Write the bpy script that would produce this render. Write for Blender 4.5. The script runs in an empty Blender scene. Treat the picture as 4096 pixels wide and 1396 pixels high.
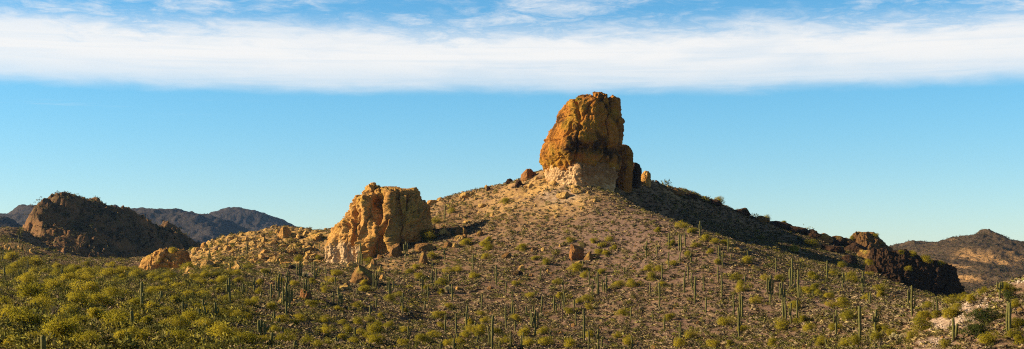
import bpy, math, random
import numpy as np
from mathutils import Vector
from mathutils.bvhtree import BVHTree

random.seed(7)
RNG = np.random.default_rng(7)
F, CX, HY = 5627.0, 2048.0, 1080.0          # focal length, centre column and eye-level row of the 4096x1396 photograph
SC = bpy.context.scene
COL = SC.collection
SUN_EL, SUN_AZ = math.radians(23.0), math.radians(-90.0)     # azimuth from +Y towards +X
SUN_DIR = np.array([math.sin(SUN_AZ) * math.cos(SUN_EL), math.cos(SUN_AZ) * math.cos(SUN_EL), math.sin(SUN_EL)])


def W(px, py, Y):
    return ((px - CX) / F * Y, Y, (HY - py) / F * Y)


# ------------------------------------------------------------------ noise
def _h(ix, iy, iz, seed):
    with np.errstate(over='ignore'):
        n = (ix.astype(np.int64) * 374761393 + iy.astype(np.int64) * 668265263 + iz.astype(np.int64) * 2147483647 + seed * 1274126177)
        n = (n ^ (n >> 13)) & 0xffffffff
        n = (n * 1274126177) & 0xffffffff
        n = (n ^ (n >> 16)) & 0xffffffff
        n = (n * 2246822519) & 0xffffffff
        n = n ^ (n >> 15)
    return (n & 0xffffff).astype(np.float64) / float(0x1000000)


def perlin(P, seed=0):
    P = np.asarray(P, float)
    i = np.floor(P)
    f = P - i
    i = i.astype(np.int64)
    u = f * f * f * (f * (f * 6 - 15) + 10)
    tot = 0
    for dx in (0, 1):
        for dy in (0, 1):
            for dz in (0, 1):
                a, b, c = i[:, 0] + dx, i[:, 1] + dy, i[:, 2] + dz
                th = _h(a, b, c, seed) * 2 * math.pi
                zz = _h(a, b, c, seed + 77) * 2 - 1
                r = np.sqrt(1 - zz * zz)
                d = r * np.cos(th) * (f[:, 0] - dx) + r * np.sin(th) * (f[:, 1] - dy) + zz * (f[:, 2] - dz)
                w = (u[:, 0] if dx else 1 - u[:, 0]) * (u[:, 1] if dy else 1 - u[:, 1]) * (u[:, 2] if dz else 1 - u[:, 2])
                tot = tot + w * d
    return tot * 1.5


def fbm(P, oct=4, seed=0, gain=.5, lac=2.03):
    a, t, s = 1.0, 0, 0
    Q = np.array(P, float)
    for k in range(oct):
        t = t + a * perlin(Q, seed + k * 13)
        s += a
        a *= gain
        Q = Q * lac + 11.7
    return t / s


def ridged(P, oct=4, seed=0, gain=.5):
    a, t, s = 1.0, 0, 0
    Q = np.array(P, float)
    for k in range(oct):
        t = t + a * (1 - 2 * np.abs(perlin(Q, seed + k * 13)))
        s += a
        a *= gain
        Q = Q * 2.07 + 5.3
    return t / s


def worley(P, seed=0):
    P = np.asarray(P, float)
    i = np.floor(P).astype(np.int64)
    f1 = np.full(len(P), 9.0)
    f2 = np.full(len(P), 9.0)
    cid = np.zeros(len(P))
    for dx in (-1, 0, 1):
        for dy in (-1, 0, 1):
            for dz in (-1, 0, 1):
                a, b, c = i[:, 0] + dx, i[:, 1] + dy, i[:, 2] + dz
                q = np.stack([a + _h(a, b, c, seed), b + _h(a, b, c, seed + 1), c + _h(a, b, c, seed + 2)], 1)
                d = np.sqrt(((P - q) ** 2).sum(1))
                nearer = d < f1
                f2 = np.where(nearer, f1, np.minimum(f2, d))
                cid = np.where(nearer, _h(a, b, c, seed + 3), cid)
                f1 = np.minimum(f1, d)
    return f1, f2, cid


def sstep(a, b, x):
    t = np.clip((x - a) / (b - a), 0, 1)
    return t * t * (3 - 2 * t)


# ------------------------------------------------------------------ object helpers
def tag(o, label=None, cat=None, group=None, kind=None):
    if label: o['label'] = label
    if cat: o['category'] = cat
    if group: o['group'] = group
    if kind: o['kind'] = kind
    return o


def mesh_data(name, V, Fc, mats, smooth=True, attrs=None, midx=None, nrm=None):
    """V (n,3); Fc (m,3) or (m,4) int array"""
    V = np.asarray(V, np.float32)
    Fc = np.asarray(Fc, np.int32)
    m, k = Fc.shape
    me = bpy.data.meshes.new(name)
    me.vertices.add(len(V))
    me.vertices.foreach_set('co', V.ravel())
    me.loops.add(m * k)
    me.loops.foreach_set('vertex_index', Fc.ravel())
    me.polygons.add(m)
    me.polygons.foreach_set('loop_start', np.arange(0, m * k, k, dtype=np.int32))
    me.polygons.foreach_set('loop_total', np.full(m, k, np.int32))
    for mt in (mats if isinstance(mats, (list, tuple)) else [mats]):
        me.materials.append(mt)
    if midx is not None:
        me.polygons.foreach_set('material_index', np.asarray(midx, np.int32))
    me.update(calc_edges=True)
    me.polygons.foreach_set('use_smooth', np.full(len(me.polygons), smooth or nrm is not None))
    if nrm is not None: me.normals_split_custom_set_from_vertices(np.asarray(nrm, np.float32))
    for an, av in (attrs or {}).items():
        at = me.color_attributes.new(an, 'FLOAT_COLOR', 'POINT')
        c = np.ones((len(V), 4), np.float32)
        c[:, :3] = av
        at.data.foreach_set('color', c.ravel())
    return me


def link(name, me, parent=None, loc=(0, 0, 0), rz=0, sc=1):
    o = bpy.data.objects.new(name, me)
    COL.objects.link(o)
    o.location = loc
    o.rotation_euler = (0, 0, rz)
    o.scale = (sc, sc, sc) if np.isscalar(sc) else sc
    if parent is not None: o.parent = parent
    return o


def grid_faces(nr, nc, wrap=False):
    r = np.arange(nr - 1)[:, None]
    c = np.arange(nc if wrap else nc - 1)[None, :]
    a = r * nc + c
    b = r * nc + (c + 1) % nc
    return np.stack([a, b, b + nc, a + nc], -1).reshape(-1, 4)


# ------------------------------------------------------------------ materials
class NT:
    def __init__(s, name):
        s.m = bpy.data.materials.new(name)
        s.m.use_nodes = True
        s.t = s.m.node_tree
        s.t.nodes.clear()
        s.out = s.t.nodes.new('ShaderNodeOutputMaterial')

    def n(s, ty, **kw):
        x = s.t.nodes.new(ty)
        for k, v in kw.items():
            if k.startswith('i_'):
                key = k[2:].replace('_', ' ')
                x.inputs[key].default_value = v
            else:
                setattr(x, k, v)
        return x

    def l(s, a, b): s.t.links.new(a, b)

    def val(s, sock, v):
        if hasattr(v, 'links'): s.l(v, sock)
        else: sock.default_value = v

    def math(s, op, a, b=0.0, c=None, clamp=False):
        x = s.n('ShaderNodeMath', operation=op, use_clamp=clamp)
        s.val(x.inputs[0], a)
        s.val(x.inputs[1], b)
        if c is not None: s.val(x.inputs[2], c)
        return x.outputs[0]

    def mix(s, f, a, b, bt='MIX'):
        x = s.n('ShaderNodeMix', data_type='RGBA', blend_type=bt)
        s.val(x.inputs['Factor'], f)
        for k, v in (('A', a), ('B', b)):
            sk = [q for q in x.inputs if q.name == k and q.type == 'RGBA'][0]
            if hasattr(v, 'links'): s.l(v, sk)
            else: sk.default_value = (*v, 1) if len(v) == 3 else v
        return [q for q in x.outputs if q.type == 'RGBA'][0]

    def ramp(s, f, a, b):
        x = s.n('ShaderNodeMapRange', interpolation_type='SMOOTHSTEP')
        s.val(x.inputs['Value'], f)
        x.inputs['From Min'].default_value = a
        x.inputs['From Max'].default_value = b
        return x.outputs['Result']

    def noise(s, co, scale, detail=4, rough=.55, dist=0.0, dim='3D'):
        x = s.n('ShaderNodeTexNoise', noise_dimensions=dim)
        s.l(co, x.inputs['Vector'])
        x.inputs['Scale'].default_value = scale
        x.inputs['Detail'].default_value = detail
        x.inputs['Roughness'].default_value = rough
        x.inputs['Distortion'].default_value = dist
        return x.outputs['Fac']

    def mapping(s, co, sc):
        x = s.n('ShaderNodeMapping')
        s.l(co, x.inputs['Vector'])
        x.inputs['Scale'].default_value = sc
        return x.outputs['Vector']

    def pos(s): return s.n('ShaderNodeNewGeometry').outputs['Position']

    def bsdf(s, col, rough=.9, bump=None, bstr=.5, bdist=.3, spec=.15):
        b = s.n('ShaderNodeBsdfPrincipled')
        s.val(b.inputs['Base Color'], col if hasattr(col, 'links') else (*col, 1))
        b.inputs['Roughness'].default_value = rough
        b.inputs['Specular IOR Level'].default_value = spec
        if bump is not None:
            bp = s.n('ShaderNodeBump')
            bp.inputs['Strength'].default_value = bstr
            bp.inputs['Distance'].default_value = bdist
            s.l(bump, bp.inputs['Height'])
            s.l(bp.outputs['Normal'], b.inputs['Normal'])
        s.l(b.outputs['BSDF'], s.out.inputs['Surface'])
        return b


def attr_color(t, name='zone'):
    a = t.n('ShaderNodeVertexColor', layer_name=name)
    sp = t.n('ShaderNodeSeparateColor')
    t.l(a.outputs['Color'], sp.inputs['Color'])
    return a.outputs['Color'], sp.outputs['Red'], sp.outputs['Green'], sp.outputs['Blue']


def mat_ground():
    t = NT('desert_ground')
    p = t.pos()
    c, r, g, b = attr_color(t)
    n1 = t.noise(p, .06, 5, .6)
    n2 = t.noise(p, .55, 5, .65)
    n3 = t.noise(p, 2.5, 3, .6)
    col = t.mix(t.ramp(n1, .38, .62), (.165, .098, .062), (.215, .132, .082))
    col = t.mix(b, col, (.165, .106, .086))
    col = t.mix(t.ramp(n2, .5, .68), col, t.mix(b, (.31, .195, .085), (.21, .135, .085)))
    col = t.mix(t.math('MULTIPLY', t.ramp(n2, .36, .5), .0), col, (.1, .07, .05))
    fr = t.math('MULTIPLY', r, t.ramp(t.noise(p, .12, 6, .65), .34, .52))
    yel = t.mix(t.ramp(n2, .35, .65), (.36, .20, .06), (.55, .34, .11))
    col = t.mix(fr, col, yel)
    col = t.mix(t.math('MULTIPLY', g, t.ramp(n2, .33, .55)), col, t.mix(t.ramp(n3, .3, .6), (.30, .21, .15), (.46, .34, .25)))
    col = t.mix(t.math('MULTIPLY', t.ramp(n3, .62, .75), .5), col, (.09, .062, .045))
    h = t.math('ADD', t.math('MULTIPLY', n2, 1.0), t.math('MULTIPLY', n3, .35))
    t.bsdf(col, .95, h, .9, .7, .05)
    return t.m


def mat_rock(name, cols, pale=None, lichen=None, dark=(.05, .03, .018), bstr=1.0, scl=1.0):
    """cols two rock colours; zone attribute: R pale rock, G lichen, B dark varnish and painted shade"""
    t = NT(name)
    p = t.pos()
    c, r, g, b = attr_color(t)
    n0 = t.noise(p, .09 * scl, 5, .6)
    n1 = t.noise(p, .35 * scl, 6, .65, .4)
    n2 = t.noise(p, 1.4 * scl, 5, .7)
    st = t.noise(t.mapping(p, (.45 * scl, .45 * scl, .05 * scl)), 1, 5, .6)
    col = t.mix(t.ramp(n1, .35, .65), cols[0], cols[1])
    col = t.mix(t.math('MULTIPLY', t.ramp(st, .52, .68), .6), col, dark)
    if pale:
        pc = t.mix(t.ramp(n1, .3, .7), pale, tuple(x * .72 for x in pale))
        col = t.mix(t.ramp(t.math('ADD', r, t.math('ADD', t.math('MULTIPLY', t.math('SUBTRACT', n1, .5), 1.2), t.math('MULTIPLY', t.math('SUBTRACT', n0, .5), 1.6))), .38, .64), col, pc)
    if lichen:
        lf = t.ramp(t.math('ADD', t.math('MULTIPLY', g, .14), n0), .60, .76)
        col = t.mix(t.math('MULTIPLY', lf, .6), col, lichen)
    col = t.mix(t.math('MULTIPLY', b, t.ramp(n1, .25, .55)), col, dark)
    col = t.mix(t.math('MULTIPLY', t.ramp(n2, .58, .75), .45), col, dark)
    h = t.math('ADD', t.math('MULTIPLY', n1, 1.0), t.math('MULTIPLY', n2, .45))
    t.bsdf(col, .92, h, bstr, 1.9 / scl, .1)
    return t.m


def mat_hill(name, a, b_, veg, rock, scl=1.0, bstr=.8, bd=4):
    t = NT(name)
    p = t.pos()
    c, r, g, b = attr_color(t)
    n0 = t.noise(p, .012 * scl, 6, .6)
    n1 = t.noise(p, .06 * scl, 6, .65)
    n2 = t.noise(p, .25 * scl, 4, .7)
    col = t.mix(t.ramp(n1, .35, .65), a, b_)
    col = t.mix(t.ramp(n2, .5, .62), col, veg)
    col = t.mix(t.math('MULTIPLY', r, t.ramp(n1, .3, .5)), col, rock)
    h = t.math('ADD', n1, t.math('MULTIPLY', n2, .5))
    t.bsdf(col, .95, h, bstr, bd, .05)
    return t.m


def mat_leaf(name, a, b_, tr=.35, attr=None):
    t = NT(name)
    p = t.pos()
    oi = t.n('ShaderNodeObjectInfo')
    n1 = t.noise(p, 1.3, 3, .6)
    f = t.math('ADD', t.math('MULTIPLY', oi.outputs['Random'], .6), t.math('MULTIPLY', n1, .8))
    col = t.mix(t.ramp(f, .3, 1.1), a, b_)
    if attr:
        col = attr_color(t, attr)[0]
        col = t.mix(t.math('MULTIPLY', t.ramp(n1, .4, .7), .3), col, (.05, .035, .02))
    d = t.n('ShaderNodeBsdfDiffuse')
    t.l(col, d.inputs['Color'])
    tl = t.n('ShaderNodeBsdfTranslucent')
    t.l(col, tl.inputs['Color'])
    mx = t.n('ShaderNodeMixShader')
    mx.inputs[0].default_value = tr
    t.l(d.outputs[0], mx.inputs[1])
    t.l(tl.outputs[0], mx.inputs[2])
    t.l(mx.outputs[0], t.out.inputs['Surface'])
    return t.m


def mat_plain(name, a, b_, sc=2.0, rough=.85):
    t = NT(name)
    p = t.pos()
    n = t.noise(p, sc, 4, .6)
    t.bsdf(t.mix(t.ramp(n, .35, .65), a, b_), rough, n, .3, .05)
    return t.m


M_GROUND = mat_ground()
M_BUTTE = mat_rock('brown_tuff', ((.46, .19, .030), (.30, .112, .018)), (.5, .36, .24), (.36, .22, .022), (.045, .022, .008), bstr=1.0)
M_PLINTH = mat_rock('pale_tuff', ((.60, .40, .21), (.46, .27, .12)), None, None, (.26, .13, .05), bstr=.8)
M_CRAG = mat_rock('orange_tuff', ((.60, .335, .10), (.43, .205, .048)), (.68, .46, .25), (.5, .32, .05), (.15, .07, .025), bstr=1.0)
M_BOULD = mat_rock('boulder_rock', ((.27, .14, .045), (.18, .09, .03)), None, (.4, .29, .05), bstr=1.0, scl=2.2)
M_REDB = mat_rock('red_boulder_rock', ((.34, .155, .05), (.2, .085, .03)), None, None, bstr=1.0, scl=2.2)
M_YELB = mat_rock('yellow_rock', ((.54, .34, .11), (.42, .23, .065)), None, (.5, .36, .07), (.15, .09, .04), bstr=1.0, scl=2.0)
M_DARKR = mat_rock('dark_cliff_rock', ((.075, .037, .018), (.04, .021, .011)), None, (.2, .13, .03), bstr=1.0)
M_DARKHILL = mat_hill('dark_hill_ground', (.17, .095, .05), (.10, .06, .034), (.11, .10, .034), (.29, .14, .058), 3.0, 1.0, 2.5)
M_FAR = mat_hill('far_mountain_ground', (.075, .058, .05), (.045, .036, .034), (.03, .032, .024), (.12, .08, .06), .55, 1.0, 12)
M_MID = mat_hill('middle_mountain_ground', (.12, .078, .048), (.078, .054, .033), (.045, .045, .02), (.42, .24, .10), 1.6, 1.0, 5)
M_SHRUB = mat_leaf('shrub_leaves', (.30, .265, .024), (.54, .43, .038), .45)
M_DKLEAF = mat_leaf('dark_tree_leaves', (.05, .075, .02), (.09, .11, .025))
M_SCRUB = mat_leaf('scrub_twigs', (.1, .1, .1), (.1, .1, .1), .2, 'zone')
M_STEM = mat_plain('woody_stems', (.09, .065, .04), (.16, .12, .08))
M_CACT = mat_plain('saguaro_skin', (.07, .07, .017), (.13, .115, .03), 3.0, .7)
M_DEAD = mat_plain('dead_saguaro_skin', (.07, .042, .025), (.14, .09, .055), 3.0)
M_CHOL = mat_plain('cholla_spines', (.62, .54, .30), (.48, .40, .2), 4.0)
M_CHOLT = mat_plain('cholla_trunk', (.05, .035, .022), (.09, .065, .04), 4.0)

# ------------------------------------------------------------------ terrain heights
def rbf_fit(pts, c):
    P = np.array(pts, float)
    xy, z = P[:, :2], P[:, 2]
    n = len(P)
    d = np.sqrt(((xy[:, None] - xy[None]) ** 2).sum(-1) + c * c)
    A = np.zeros((n + 3, n + 3))
    A[:n, :n] = d + np.eye(n) * .02
    A[:n, n] = 1
    A[:n, n + 1:n + 3] = xy / 1000
    A[n:, :n] = A[:n, n:].T
    w = np.linalg.solve(A, np.concatenate([z, [0, 0, 0]]))

    def ev(Q):
        out = np.zeros(len(Q))
        for s in range(0, len(Q), 20000):
            q = Q[s:s + 20000]
            dd = np.sqrt(((q[:, None] - xy[None]) ** 2).sum(-1) + c * c)
            out[s:s + 20000] = dd @ w[:n] + w[n] + q @ w[n + 1:n + 3] / 1000
        return out
    return ev


CP = []
def col_(px, *pairs):
    for py, Y in pairs: CP.append(W(px, py, Y))
col_(-500, (1396, 150), (1250, 240), (1150, 380), (1070, 560), (1000, 700), (935, 820))
col_(0, (1396, 160), (1300, 205), (1250, 245), (1200, 290), (1150, 370), (1090, 520), (1060, 600), (1010, 720), (955, 830))
col_(110, (1040, 760), (985, 800), (932, 860))
col_(250, (1396, 163), (1300, 208), (1250, 248), (1200, 295), (1150, 375), (1110, 480), (1085, 600), (1060, 860))
col_(500, (1396, 168), (1300, 215), (1250, 255), (1200, 305), (1150, 380), (1110, 480), (1090, 600), (1078, 850))
col_(750, (1396, 178), (1300, 232), (1240, 290), (1190, 350), (1140, 430), (1103, 530), (1080, 610), (1050, 705))
col_(790, (1012, 705))
col_(650, (1100, 560), (1087, 620), (1084, 690))
col_(560, (1095, 600), (1090, 680))
col_(715, (1082, 640), (1065, 700))
col_(870, (970, 720))
col_(969, (954, 735))
col_(1000, (1396, 205), (1300, 280), (1240, 340), (1190, 395), (1140, 450), (1090, 520), (1030, 630))
col_(1113, (910, 760))
col_(1177, (912, 765))
col_(1150, (1000, 660), (1060, 560), (1120, 480))
col_(1272, (935, 765))
col_(1250, (1396, 255), (1300, 335), (1200, 425), (1130, 500), (1066, 585), (1010, 670))
col_(1330, (1078, 570), (1068, 596), (1050, 640))
col_(1400, (1072, 584))
col_(1440, (1396, 290), (1300, 370), (1200, 450), (1140, 505), (1065, 575))
col_(1600, (1396, 315), (1300, 395), (1200, 470), (1100, 540), (1030, 580), (960, 620))
col_(1717, (827, 705))
col_(1750, (1396, 335), (1300, 415), (1200, 480), (1100, 535), (1000, 585), (900, 640), (807, 700))
col_(1908, (1396, 350), (1200, 480), (1000, 580), (880, 640), (765, 690))
col_(2035, (738, 675))
col_(2100, (1396, 362), (1300, 420), (1200, 475), (1100, 520), (1000, 562), (900, 598), (800, 630), (715, 655))
col_(2178, (690, 655))
col_(2300, (1396, 370), (1300, 425), (1200, 475), (1100, 515), (1000, 550), (900, 582), (800, 612), (775, 620))
col_(2450, (1396, 372), (1200, 465), (1000, 542), (880, 575), (800, 600), (772, 625))
col_(2528, (720, 670))
col_(2500, (832, 590), (800, 640))
col_(2608, (728, 698))
col_(2600, (1396, 368), (1300, 412), (1200, 455), (1100, 492), (1000, 528), (868, 568))
col_(2661, (890, 560), (898, 615), (800, 675))
col_(2703, (768, 715))
col_(2780, (932, 540), (938, 600), (850, 690))
col_(2800, (784, 735))
col_(2908, (1396, 352), (1300, 395), (1200, 437), (1100, 477), (1020, 505), (982, 520), (988, 575), (900, 705))
col_(2926, (837, 758))
col_(3020, (1030, 512), (1028, 575), (930, 730))
col_(3100, (896, 785))
col_(3180, (921, 795))
col_(3200, (1396, 325), (1300, 370), (1200, 420), (1100, 485), (1060, 535), (1000, 660))
col_(3291, (952, 808))
col_(3400, (970, 815), (1040, 680))
col_(3500, (1396, 282), (1330, 318), (1260, 365), (1200, 425), (1150, 490), (1100, 580), (1010, 800))
col_(3650, (1160, 500))
col_(3750, (1396, 264), (1330, 288), (1260, 325), (1210, 385), (1192, 450))
col_(3900, (1396, 256), (1300, 275), (1235, 292), (1198, 305))
col_(4000, (1396, 252), (1240, 282), (1155, 308))
col_(4096, (1396, 250), (1300, 263), (1200, 288), (1117, 320))
col_(4400, (1396, 240), (1200, 280), (1060, 330))
BACK = [(-500, 1000, -10), (-250, 1000, 4), (-120, 1000, 0), (-330, 980, 5), (-60, 950, -5), (0, 900, 0), (60, 870, 3), (140, 930, 0), (225, 930, -15), (320, 800, -45),
        (260, 650, -32), (200, 600, -30), (170, 480, -25), (200, 400, -25), (280, 420, -24), (300, 560, -40), (500, 600, -45), (450, 400, -20), (300, 330, -4),
        (-30, 60, -6), (30, 60, -6), (-60, 100, -8.5), (0, 110, -9.5), (60, 110, -10), (-25, 150, -11), (20, 170, -13), (70, 170, -13.5), (0, 250, -18), (40, 250, -17.5),
        (-90, 60, -6), (90, 60, -6), (-140, 120, -8)]
CP += BACK
EV_MAIN = rbf_fit(CP, 10.0)

NU, NY = 900, 640
uu = np.linspace(-.50, .50, NU)
yy = np.concatenate([np.geomspace(45, 1000, NY - 40), np.geomspace(1040, 8400, 40)])
U, Y = np.meshgrid(uu, yy)
X = U * Y
XY = np.stack([X.ravel(), Y.ravel()], 1)
Z = EV_MAIN(XY)
yf = XY[:, 1]
Z = Z * (1 - sstep(930, 1250, yf)) + (-46) * sstep(930, 1250, yf)
P3 = np.column_stack([XY, np.zeros(len(XY))])


def wcent(px, py, Yd):
    w = W(px, py, Yd)
    return w[0], w[1]


def zone_field(XY, cents):
    out = np.zeros(len(XY))
    for (px, py, Yd, rx, ry, v) in cents:
        cx, cy = wcent(px, py, Yd)
        d = ((XY[:, 0] - cx) / rx) ** 2 + ((XY[:, 1] - cy) / ry) ** 2
        out = np.maximum(out, v * np.exp(-d * 1.2))
    return out


Q6 = P3 / 60
YEL = zone_field(XY, [(870, 1000, 690, 26, 70, 1.0), (1000, 960, 715, 26, 60, 1.0), (1130, 950, 720, 26, 70, 1.0), (1230, 980, 700, 20, 70, .9), (1080, 1030, 620, 24, 45, .75),
                      (800, 1060, 640, 16, 40, .8), (1330, 1075, 560, 18, 18, .7), (2200, 730, 640, 26, 30, .8), (2290, 790, 610, 22, 18, .7), (2080, 770, 650, 26, 40, .55), (1900, 790, 680, 30, 30, .5), (1700, 930, 625, 22, 40, .45),
                      (60, 1000, 780, 22, 50, .6), (3420, 960, 680, 20, 30, .5), (2650, 735, 700, 20, 15, .4), (1500, 1080, 560, 24, 16, .5), (740, 1110, 500, 14, 26, .6)])
YEL = np.clip(YEL * (1 + .5 * fbm(Q6 * 4, 3, 5)), 0, 1)
PALE = zone_field(XY, [(3790, 1330, 290, 3.2, 16, 1.2), (3850, 1275, 300, 3.6, 13, 1.1), (3740, 1380, 270, 2.6, 8, .9), (3960, 1210, 295, 3, 8, .8), (4080, 1150, 312, 5, 9, .7), (3700, 1396, 262, 3, 7, .7),
                       (1220, 1085, 525, 8, 8, .7), (1290, 1060, 560, 10, 9, .8), (880, 1170, 385, 4, 6, .7), (880, 1190, 370, 3, 5, .6), (725, 1130, 440, 4, 7, .9), (2260, 775, 618, 10, 7, .9), (430, 1160, 360, 4, 6, .5), (300, 1075, 610, 5, 9, .6), (340, 1076, 610, 5, 9, .6),
                       (1310, 1310, 335, 8, 8, .35), (2210, 770, 625, 6, 8, .7)])
PURP = zone_field(XY, [(2480, 960, 550, 34, 40, .9), (2600, 1060, 505, 34, 40, .8), (2700, 960, 545, 25, 25, .8), (2800, 1250, 415, 50, 50, .5), (2450, 860, 580, 22, 22, .7), (3300, 1170, 430, 40, 60, .8), (2300, 1150, 495, 30, 30, .5), (3000, 1280, 390, 40, 40, .4)])
rough = sstep(40, 200, yf) * (1 - sstep(950, 1200, yf))
dZ = (ridged(P3 / np.array([17, 55, 1]) + .3 * np.column_stack([fbm(P3 / 30, 2, 61)] * 3), 3, 60) - .3) * .9 + fbm(P3 / 45, 3, 3) * 1.1 + fbm(P3 / 9, 4, 9) * .45 + fbm(P3 / 2.2, 3, 21) * .17
f1, f2, cid = worley(P3 / np.array([5.5, 7, 1]) + .25 * np.column_stack([fbm(P3 / 6, 2, 31), fbm(P3 / 6, 2, 32), 0 * X.ravel()]), 5)
blocks = (cid - .35) * 2.6 * sstep(.0, .22, f2 - f1)
f1b, f2b, cidb = worley(P3 / 2.2, 8)
blocks2 = (cidb - .4) * 1.0 * sstep(0, .25, f2b - f1b)
Z = Z + rough * (dZ + np.clip(YEL - .15, 0, 1) * (blocks + blocks2 + ridged(P3 / 16, 4, 4) * 1.4 - .3))
GV = np.column_stack([XY, Z])
GF = grid_faces(NY, NU)
ground = link('ground', mesh_data('ground', GV, GF, M_GROUND, True, {'zone': np.column_stack([YEL, np.clip(PALE, 0, 1), PURP])}))
tag(ground, kind='structure')
BVH = BVHTree.FromPolygons([tuple(v) for v in GV], [tuple(f) for f in GF.tolist()])
CAM = Vector((0, 0, 0))


def hit(px, py):
    d = Vector(((px - CX) / F, 1.0, (HY - py) / F)).normalized()
    loc, nrm, idx, dist = BVH.ray_cast(CAM, d)
    if loc is None or loc.y > 1000: return None
    return loc


def gz(x, y):
    loc, nrm, idx, dist = BVH.ray_cast(Vector((x, y, 300)), Vector((0, 0, -1)))
    return loc.z if loc is not None else -20


# ------------------------------------------------------------------ separate hills
def hill(name, pts, c, px0, px1, y0, y1, nu, ny, mat, amp, scales, rockf=None, base=-60, dz=0):
    ev = rbf_fit(pts, c)
    u = np.linspace((px0 - CX) / F, (px1 - CX) / F, nu)
    y = np.linspace(y0, y1, ny)
    U, Y = np.meshgrid(u, y)
    XY = np.stack([(U * Y).ravel(), Y.ravel()], 1)
    Z = ev(XY)
    P = np.column_stack([XY, Z * .8])
    for a, s, k in scales:
        Z = Z + (a * fbm(P / s, 4, 17) if k == 'f' else a * (ridged(P / s, 4, 23) - .2) if k == 'r' else 0)
        if k == 'w':
            g1, g2, ci = worley(P / s + .3 * np.column_stack([fbm(P / s, 2, 1), fbm(P / s, 2, 2), fbm(P / s, 2, 3)]), 3)
            Z = Z + a * (ci - .4) * sstep(0, .2, g2 - g1)
    Z = Z + dz
    R = rockf(XY, Z) if rockf else np.zeros(len(Z))
    edge = np.minimum(np.minimum((U - u[0]) / (u[-1] - u[0]), (u[-1] - U) / (u[-1] - u[0])).ravel(), np.minimum((Y - y0) / (y1 - y0), (y1 - Y) / (y1 - y0)).ravel())
    Z = np.where(edge < 1e-6, np.minimum(Z, base), Z)
    o = link(name, mesh_data(name, np.column_stack([XY, Z]), grid_faces(ny, nu), mat, True, {'zone': np.column_stack([R, R * 0, R * 0])}))
    tag(o, kind='structure')
    return o, np.column_stack([XY, Z]), grid_faces(ny, nu)


def pt(*l): return [W(*q) for q in l]

# the dark rocky hill on the left
DH = pt((60, 960, 1030), (85, 905, 1040), (130, 850, 1052), (170, 805, 1072), (250, 780, 1095), (320, 778, 1108), (400, 800, 1124), (470, 822, 1145), (560, 860, 1165), (640, 880, 1187), (720, 920, 1200), (780, 965, 1200), (840, 1010, 1188),
        (100, 1000, 995), (130, 960, 1006), (160, 900, 1026), (120, 1048, 966), (230, 1052, 967), (230, 985, 990), (350, 1085, 965), (450, 1095, 973), (600, 1100, 1005), (700, 1100, 1040),
        (250, 900, 1036), (340, 850, 1071), (350, 960, 1021), (450, 930, 1065), (450, 1000, 1028), (560, 960, 1094), (560, 1030, 1053), (650, 990, 1126), (700, 1040, 1095), (330, 1030, 988),
        (60, 1060, 968), (20, 1080, 985), (42, 1072, 1010), (45, 1068, 1050), (48, 1064, 1095), (-10, 1072, 1100), (-50, 1078, 1030))
DH += [(-350, 1250, 0), (-260, 1300, 5), (-150, 1350, -10), (-480, 1150, -20), (-470, 1050, -15), (-200, 1250, 5), (-400, 1180, 5), (-100, 1200, -15), (-300, 930, -5), (-380, 930, -8), (-200, 920, -5)]
dark_hill = hill('rocky_hill', DH, 8, -60, 980, 915, 1400, 420, 300, M_DARKHILL, 1,
                 [(6, 45, 'r'), (6.5, 18, 'w'), (3, 20, 'f'), (3.6, 6, 'w'), (2.0, 5, 'f')],
                 lambda xy, z: np.clip(.3 + fbm(np.column_stack([xy, z]) / 26, 3, 40) * 1.6, 0, 1), dz=-5.5)


def bumps(pts): return pts
# far mountains, left and behind the yellow ridge
S1 = pt((-300, 860, 5200), (-100, 880, 5200), (0, 890, 5200), (40, 882, 5250), (119, 838, 5300), (200, 850, 5300), (320, 840, 5300), (420, 838, 5300), (468, 832, 5300), (515, 858, 5300), (600, 880, 5250),
        (634, 878, 5200), (713, 866, 5100), (793, 870, 5000), (850, 905, 4950), (-300, 1010, 4500), (0, 1000, 4500), (250, 1020, 4500), (500, 1020, 4500), (700, 960, 4700), (850, 985, 4600), (930, 1010, 4600), (780, 1010, 4400))
S1 += [(-2400, 5900, 60), (-1800, 5900, 70), (-1100, 5900, 50), (-900, 5300, 60)]
hill('far_mountain', S1, 40, -500, 1010, 4350, 6000, 330, 130, M_FAR, 1, [(35, 330, 'r'), (14, 120, 'f'), (9, 50, 'r'), (4, 25, 'f')])
S2 = pt((740, 905, 6500), (816, 868, 6500), (872, 846, 6500), (931, 831, 6500), (1010, 848, 6500), (1070, 868, 6450), (1180, 922, 6400), (1260, 962, 6350), (1330, 1000, 6300),
        (850, 950, 6000), (950, 930, 5950), (1060, 950, 5950), (1180, 985, 5900), (900, 1010, 5600), (1050, 1010, 5600), (1250, 1040, 5600), (700, 1000, 6000))
S2 += [(-1700, 7400, 60), (-1200, 7400, 60), (-800, 7400, 20), (-700, 6000, -20)]
hill('far_mountain', S2, 40, 640, 1420, 5400, 7500, 260, 150, M_FAR, 1, [(24, 420, 'r'), (12, 150, 'f'), (10, 60, 'r'), (4, 28, 'f')], dz=-8)
# left near-dark ridge in front of the far one
S3 = pt((-300, 870, 3000), (-60, 880, 3000), (0, 884, 3000), (28, 888, 3000), (71, 918, 2980), (110, 950, 2950), (160, 1000, 2900), (-200, 1000, 2600), (0, 1000, 2600), (120, 1040, 2600))
S3 += [(-1500, 3400, 10), (-1100, 3400, 10), (-800, 3000, 0)]
hill('far_mountain', S3, 20, -400, 260, 2500, 3500, 160, 90, M_FAR, 1, [(14, 160, 'r'), (6, 60, 'f'), (4, 25, 'r')])
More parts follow.
